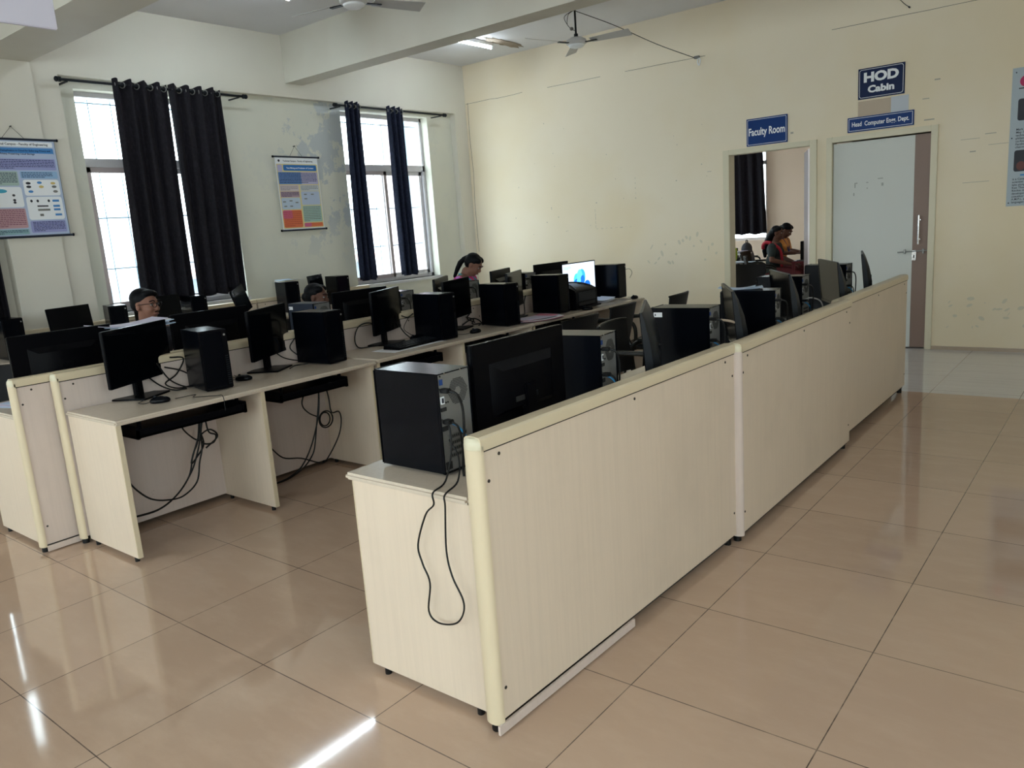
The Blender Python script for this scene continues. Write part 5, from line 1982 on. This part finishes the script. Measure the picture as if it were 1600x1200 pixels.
sign('door_sign', 'dark blue sign reading HOD Cabin, highest above the white door', -1.108, -0.679, 2.522, 2.815, M_SIGN, [('HOD', .75, .30, .555, .05), ('Cabin', .57, .22, .20, .045)], r=0.02)
sign('door_sign', 'long narrow blue sign reading Head Computer Engg. Dept. directly above the white door', -1.205, -0.587, 2.214, 2.359, M_SIGN2, [('Head  Computer Engg. Dept.', .86, .30, .37, .018)], r=0.003)
sign('door_sign', 'blue sign reading Faculty Room above the open doorway', -2.273, -1.820, 2.203, 2.492, M_SIGN2, [('Faculty Room', .88, .27, .38, .022)], r=0.008)
k = MB()
k.box(-1.108, -0.80, YB - 0.002, YB - 0.0002, 2.362, 2.505, mat('bare_beige_patch', (0.50, 0.40, 0.30), 0.6))
k.box(-0.80, -0.64, YB - 0.002, YB - 0.0002, 2.358, 2.508, mat('pale_grey_patch', (0.52, 0.55, 0.60), 0.6))
tag(k.build('wall_patch', smooth=0), 'beige and pale grey patch of bare wall between the two HOD signs', 'wall patch')

t = thing('wall_board', 'tall pale grey information board with dark photos at the right edge of the picture', 'poster', (0.59, YB, 1.985))
k = MB()
k.box(-0.375, 0.375, -0.006, -0.0005, -0.61, 0.61, C('board_pale_grey', .40, .46, .50), bv=0.001)
bd = k.build('board_panel', t)
k = MB()
P = Plane2D(k, (-0.375, -0.0062, -0.61), (1, 0, 0), (0, -1, 0))
P.ellipse(.11, 1.10, .05, .05, C('print_crimson', .50, .01, .10), .0005)
P.rect(.055, 1.035, .16, 1.045, M_INK, .0005)
P.rect(.055, .76, .34, .95, M_INK, .0005, .02)
P.rect(.045, .31, .34, .50, M_INK, .0005, .02)
P.ellipse(.10, .36, .035, .04, C('print_brown', .10, .02, .015), .0008)
for i, s in enumerate(['Mark Elliot', 'May 14, 1984', 'technology', 'philanthropist', 'co-founder of', 'Facebook', 'chairman']):
    P.text(s, .05, .675 - i * .026, .026, M_INK, .0004, .0008, 1.0, 'LEFT')
for i, s in enumerate(['is a Canadian', 'scientist at', 'labs alongside', 'Ken Thompson', 'Ritchie made', 'development', 'coauthor of', 'A.M.P.L. and', 'languages']):
    P.text(s, .04, .235 - i * .026, .026, M_INK, .0004, .0008, 1.0, 'LEFT')
P.rect(.10, .27, .20, .285, bl, .0005)
k.build('printed_artwork', bd, 0)
k = MB()
for x, z in ((-0.345, 0.57), (-0.355, 0.0), (-0.355, -0.58)):
    k.cyl((x, -0.010, z), (x, -0.005, z), 0.006, M_INK, 10)
k.build('screw', t)

# scuffs and scratched outlines left on the back wall
k = MB()
P = Plane2D(k, (0, YB - 0.0006, 0), (1, 0, 0), (0, -1, 0))
M_SC = mat('scuff_mark', (0.40, 0.37, 0.30), 0.8)
M_SC2 = mat('faint_smear', (0.64, 0.58, 0.44), 0.8)
rr = random.Random(11)
for i in range(5):
    P.rect(-4.30, 1.43 + i * .05, -4.296, 1.455 + i * .05 + rr.uniform(0, .02), M_SC, 0)
for i in range(8):
    P.rect(-4.29 + i * .07, 1.415 + rr.uniform(-.003, .003), -4.27 + i * .07 + rr.uniform(0, .02), 1.419, M_SC, 0)
for i in range(5):
    P.rect(-3.70 + rr.uniform(-.003, .003), 1.75 + i * .06, -3.697, 1.77 + i * .06, M_SC, 0)
for i in range(26):
    x, z = rr.uniform(-5.6, -2.7), rr.uniform(1.3, 2.9)
    P.ellipse(x, z, rr.uniform(.003, .008), rr.uniform(.003, .008), M_SC, 0, 8)
for i in range(20):
    x, z = -3.55 + i * 0.047, rr.uniform(0.95, 1.28)
    P.ellipse(x, z, rr.uniform(.006, .018), rr.uniform(.012, .04), M_SC2, i * 0.0001, 10, rr.uniform(-1, 1))
for i in range(30):
    x, z = rr.uniform(-0.25, 0.75), rr.uniform(0.18, 0.55)
    P.ellipse(x, z, rr.uniform(.004, .035), rr.uniform(.004, .02), M_SC2, i * 0.0001, 8, rr.uniform(-1, 1))
for a, b_, w_, h_ in ((-0.18, 2.02, .16, .004), (0.02, 2.05, .09, .007), (-0.15, 1.62, .22, .004), (-0.1, 1.9, .05, .01), (0.05, 1.95, .16, .004), (-.52, 2.44, .06, .008), (-.42, 2.60, .05, .012), (-.50, 2.24, .09, .012), (-1.79, 2.28, .03, .02), (-2.75, 1.98, .05, .005)):
    P.rect(a, b_, a + w_, b_ + h_, M_SC, 0)
tag(k.build('wall_scuffs', smooth=0), 'faint scuffs, pencil outlines and smears on the back wall', 'wall marks', kind='structure')


# ================================================================== ceiling things
def make_fan():
    t = thing('ceiling_fan', 'x', 'ceiling fan')
    k = MB()
    k.cyl((0, 0, 0.05), (0, 0, 0.37), 0.011, M_GREYP, 10)
    k.cyl((0, 0, 0.34), (0, 0, 0.37), 0.03, M_GREYP, 14)
    k.cyl((0, 0, 0.05), (0, 0, 0.09), 0.022, M_GREYP, 14)
    k.build('down_rod', t)
    k = MB()
    k.lathe([(0.02, 0.055), (0.07, 0.05), (0.108, 0.028), (0.115, 0.0), (0.108, -0.012), (0.085, -0.022)], M_FANW, 28)
    k.build('motor_housing', t)
    k = MB()
    k.lathe([(0.088, -0.020), (0.085, -0.035), (0.06, -0.050), (0.01, -0.056)], M_LET, 28)
    k.build('bottom_cover', t)
    for a in (20, 140, 260):
        X = Matrix.Rotation(R(a), 4, 'Z')
        k = MB()
        v = [(0.17, -0.055, 0.012), (0.62, -0.068, 0.024), (0.62, 0.062, -0.016), (0.17, 0.050, -0.012)]
        vs = [X @ Vector(p) for p in v] + [X @ (Vector(p) + Vector((0, 0, 0.003))) for p in v]
        k.add(vs, [(3, 2, 1, 0), (4, 5, 6, 7), (0, 1, 5, 4), (1, 2, 6, 5), (2, 3, 7, 6), (3, 0, 4, 7)], M_FANB)
        bl_ = k.build('fan_blade', t, 0)
        k = MB()
        k.box(0.09, 0.24, -0.018, 0.018, -0.012, -0.004, M_GREYP, X)
        k.build('blade_bracket', bl_)
    return t


fn = make_fan()
fn.location = (-3.73, 5.60, 3.43)
fn.rotation_euler = (0, 0, R(-10))
tag(fn, 'white three blade ceiling fan hanging in front of the back wall', 'ceiling fan', 'ceiling fans')
dup(fn, (-3.92, 2.62, 3.40), R(50), 'ceiling fan cut off by the top edge of the picture, between the beams', 'ceiling fans')
k = MB()
k.tube([(-3.75, 5.60, 3.76), (-3.79, 5.56, 3.72), (-3.80, 5.55, 3.62), (-3.755, 5.59, 3.565), (-3.74, 5.60, 3.56)], 0.003, M_GREYP)
k.tube([(-3.77, 5.60, 3.76), (-3.83, 5.54, 3.70), (-3.79, 5.56, 3.60), (-3.75, 5.59, 3.56)], 0.003, M_GREYP)
k.ell((-3.765, 5.575, 3.575), (0.022, 0.022, 0.018), M_SLOT, 8)
tag(k.build('fan_wiring'), 'loose wires and small connector at the top of the far ceiling fan', 'wire')
k = MB()
k.tube([(-3.73, 5.6, 3.755), (-3.45, 5.95, 3.60), (-3.15, 6.33, 3.40), (-2.86, YB - 0.02, 3.24)], 0.004, M_GREYP, 6)
tag(k.build('overhead_wire'), 'thin dark wire running from the far fan down to a hook on the back wall', 'wire')
hk = thing('wall_hook', 'white hook with dangling bits on the back wall where the fan wire ends', 'hook', (-2.84, YB, 3.24))
k = MB()
k.box(-0.03, 0.03, -0.03, -0.001, -0.01, 0.02, M_SLOT, bv=0.003)
k.build('hook_base', hk)
k = MB()
k.tube([(0.02, -0.02, 0), (0.045, -0.025, -0.03), (0.03, -0.025, -0.085), (0.01, -0.02, -0.05), (0.02, -0.02, 0)], 0.006, M_LET)
k.build('dangling_clip', hk)
hk = thing('wall_hook', 'small dark hook near the top of the back wall above the HOD sign', 'hook', (-0.655, YB, 3.30))
k = MB()
k.cyl((0, -0.03, 0), (0, 0, 0), 0.008, M_INK, 8)
k.build('hook_base', hk)
k = MB()
k.tube([(0, -0.03, 0), (-0.06, -0.06, 0.06), (-0.25, -0.18, 0.30), (-0.42, -0.30, 0.465)], 0.003, M_GREYP)
k.build('tied_wire', hk)


def tube_light(label, x, y0, y1):
    t = thing('tube_light', label, 'light', (x, (y0 + y1) / 2, H), 0, 'ceiling tube lights')
    h = (y1 - y0) / 2
    k = MB()
    k.box(-0.022, 0.022, -h, h, -0.045, 0, M_LET, bv=0.004)
    k.build('batten', t)
    k = MB()
    k.cyl((0, -h + 0.03, -0.062), (0, h - 0.03, -0.062), 0.014, M_TUBE, 12)
    k.build('lamp_tube', t)
    for y in (-h + 0.015, h - 0.015):
        k = MB()
        k.box(-0.012, 0.012, y - 0.012, y + 0.012, -0.08, -0.04, M_LET)
        k.build('lamp_holder', t)


tube_light('lit tube light on the ceiling beyond the beam, beside the flaking patch', -5.23, 4.78, 6.0)
tube_light('lit tube light between the beams, reflected as a bright streak on the floor', -5.04, 1.65, 2.87)
tube_light('tube light added out of sight above the doorway to brighten the faculty room', -3.4, 8.6, 9.8)  # added lamp, never in view, lifts the light level beyond the doorway
tube_light('lit tube light over the aisle near the camera, above the picture', 1.2, 0.0 + 1.7, 2.92)
tube_light('lit tube light over the aisle behind the camera', 1.2, -3.9, -2.68)
tube_light('lit tube light over the left desks behind the camera', -4.0, -3.9, -2.68)

# flaked concrete patch in the ceiling
k = MB()
rr = random.Random(5)
n = 26
pts = []
for i in range(n):
    a = 2 * math.pi * i / n
    q = 1 + rr.uniform(-0.28, 0.28)
    pts.append((-5.14 + 0.085 * q * math.cos(a) - 0.03 * math.sin(a), 6.12 + 0.34 * q * math.sin(a)))
k.prism(pts, H - 0.006, H + 0.001, M_CONC, 'z')
for i in range(14):
    a = rr.uniform(0, 6.28)
    k.ell((-5.14 + 0.07 * math.cos(a), 6.12 + 0.28 * math.sin(a), H - 0.006), (rr.uniform(.01, .03), rr.uniform(.02, .06), 0.006), M_CONC, 5)
tag(k.build('flaked_plaster'), 'patch of flaked plaster baring brown concrete beside the far tube light', 'ceiling damage', kind='structure')

# white sign board hanging at the top left
hb = thing('hanging_board', 'white board hanging from the ceiling, only its lower corner showing at the top left', 'board', (-2.8, -0.235, 2.56))
k = MB()
k.box(-0.012, 0.012, -0.85, 0.0, 0.0, 0.36, M_LILAC, bv=0.004)
k.build('board_panel', hb)
k = MB()
for y in (-0.75, -0.12):
    k.cyl((0, y, 0.35), (0, y, H - 2.56), 0.006, M_GREYP, 8)
k.build('hanging_rod', hb)

# strip of bright litter bits on the nearest floor
for x, y in ((-0.62, -0.98), (-0.55, -0.66)):
    pass
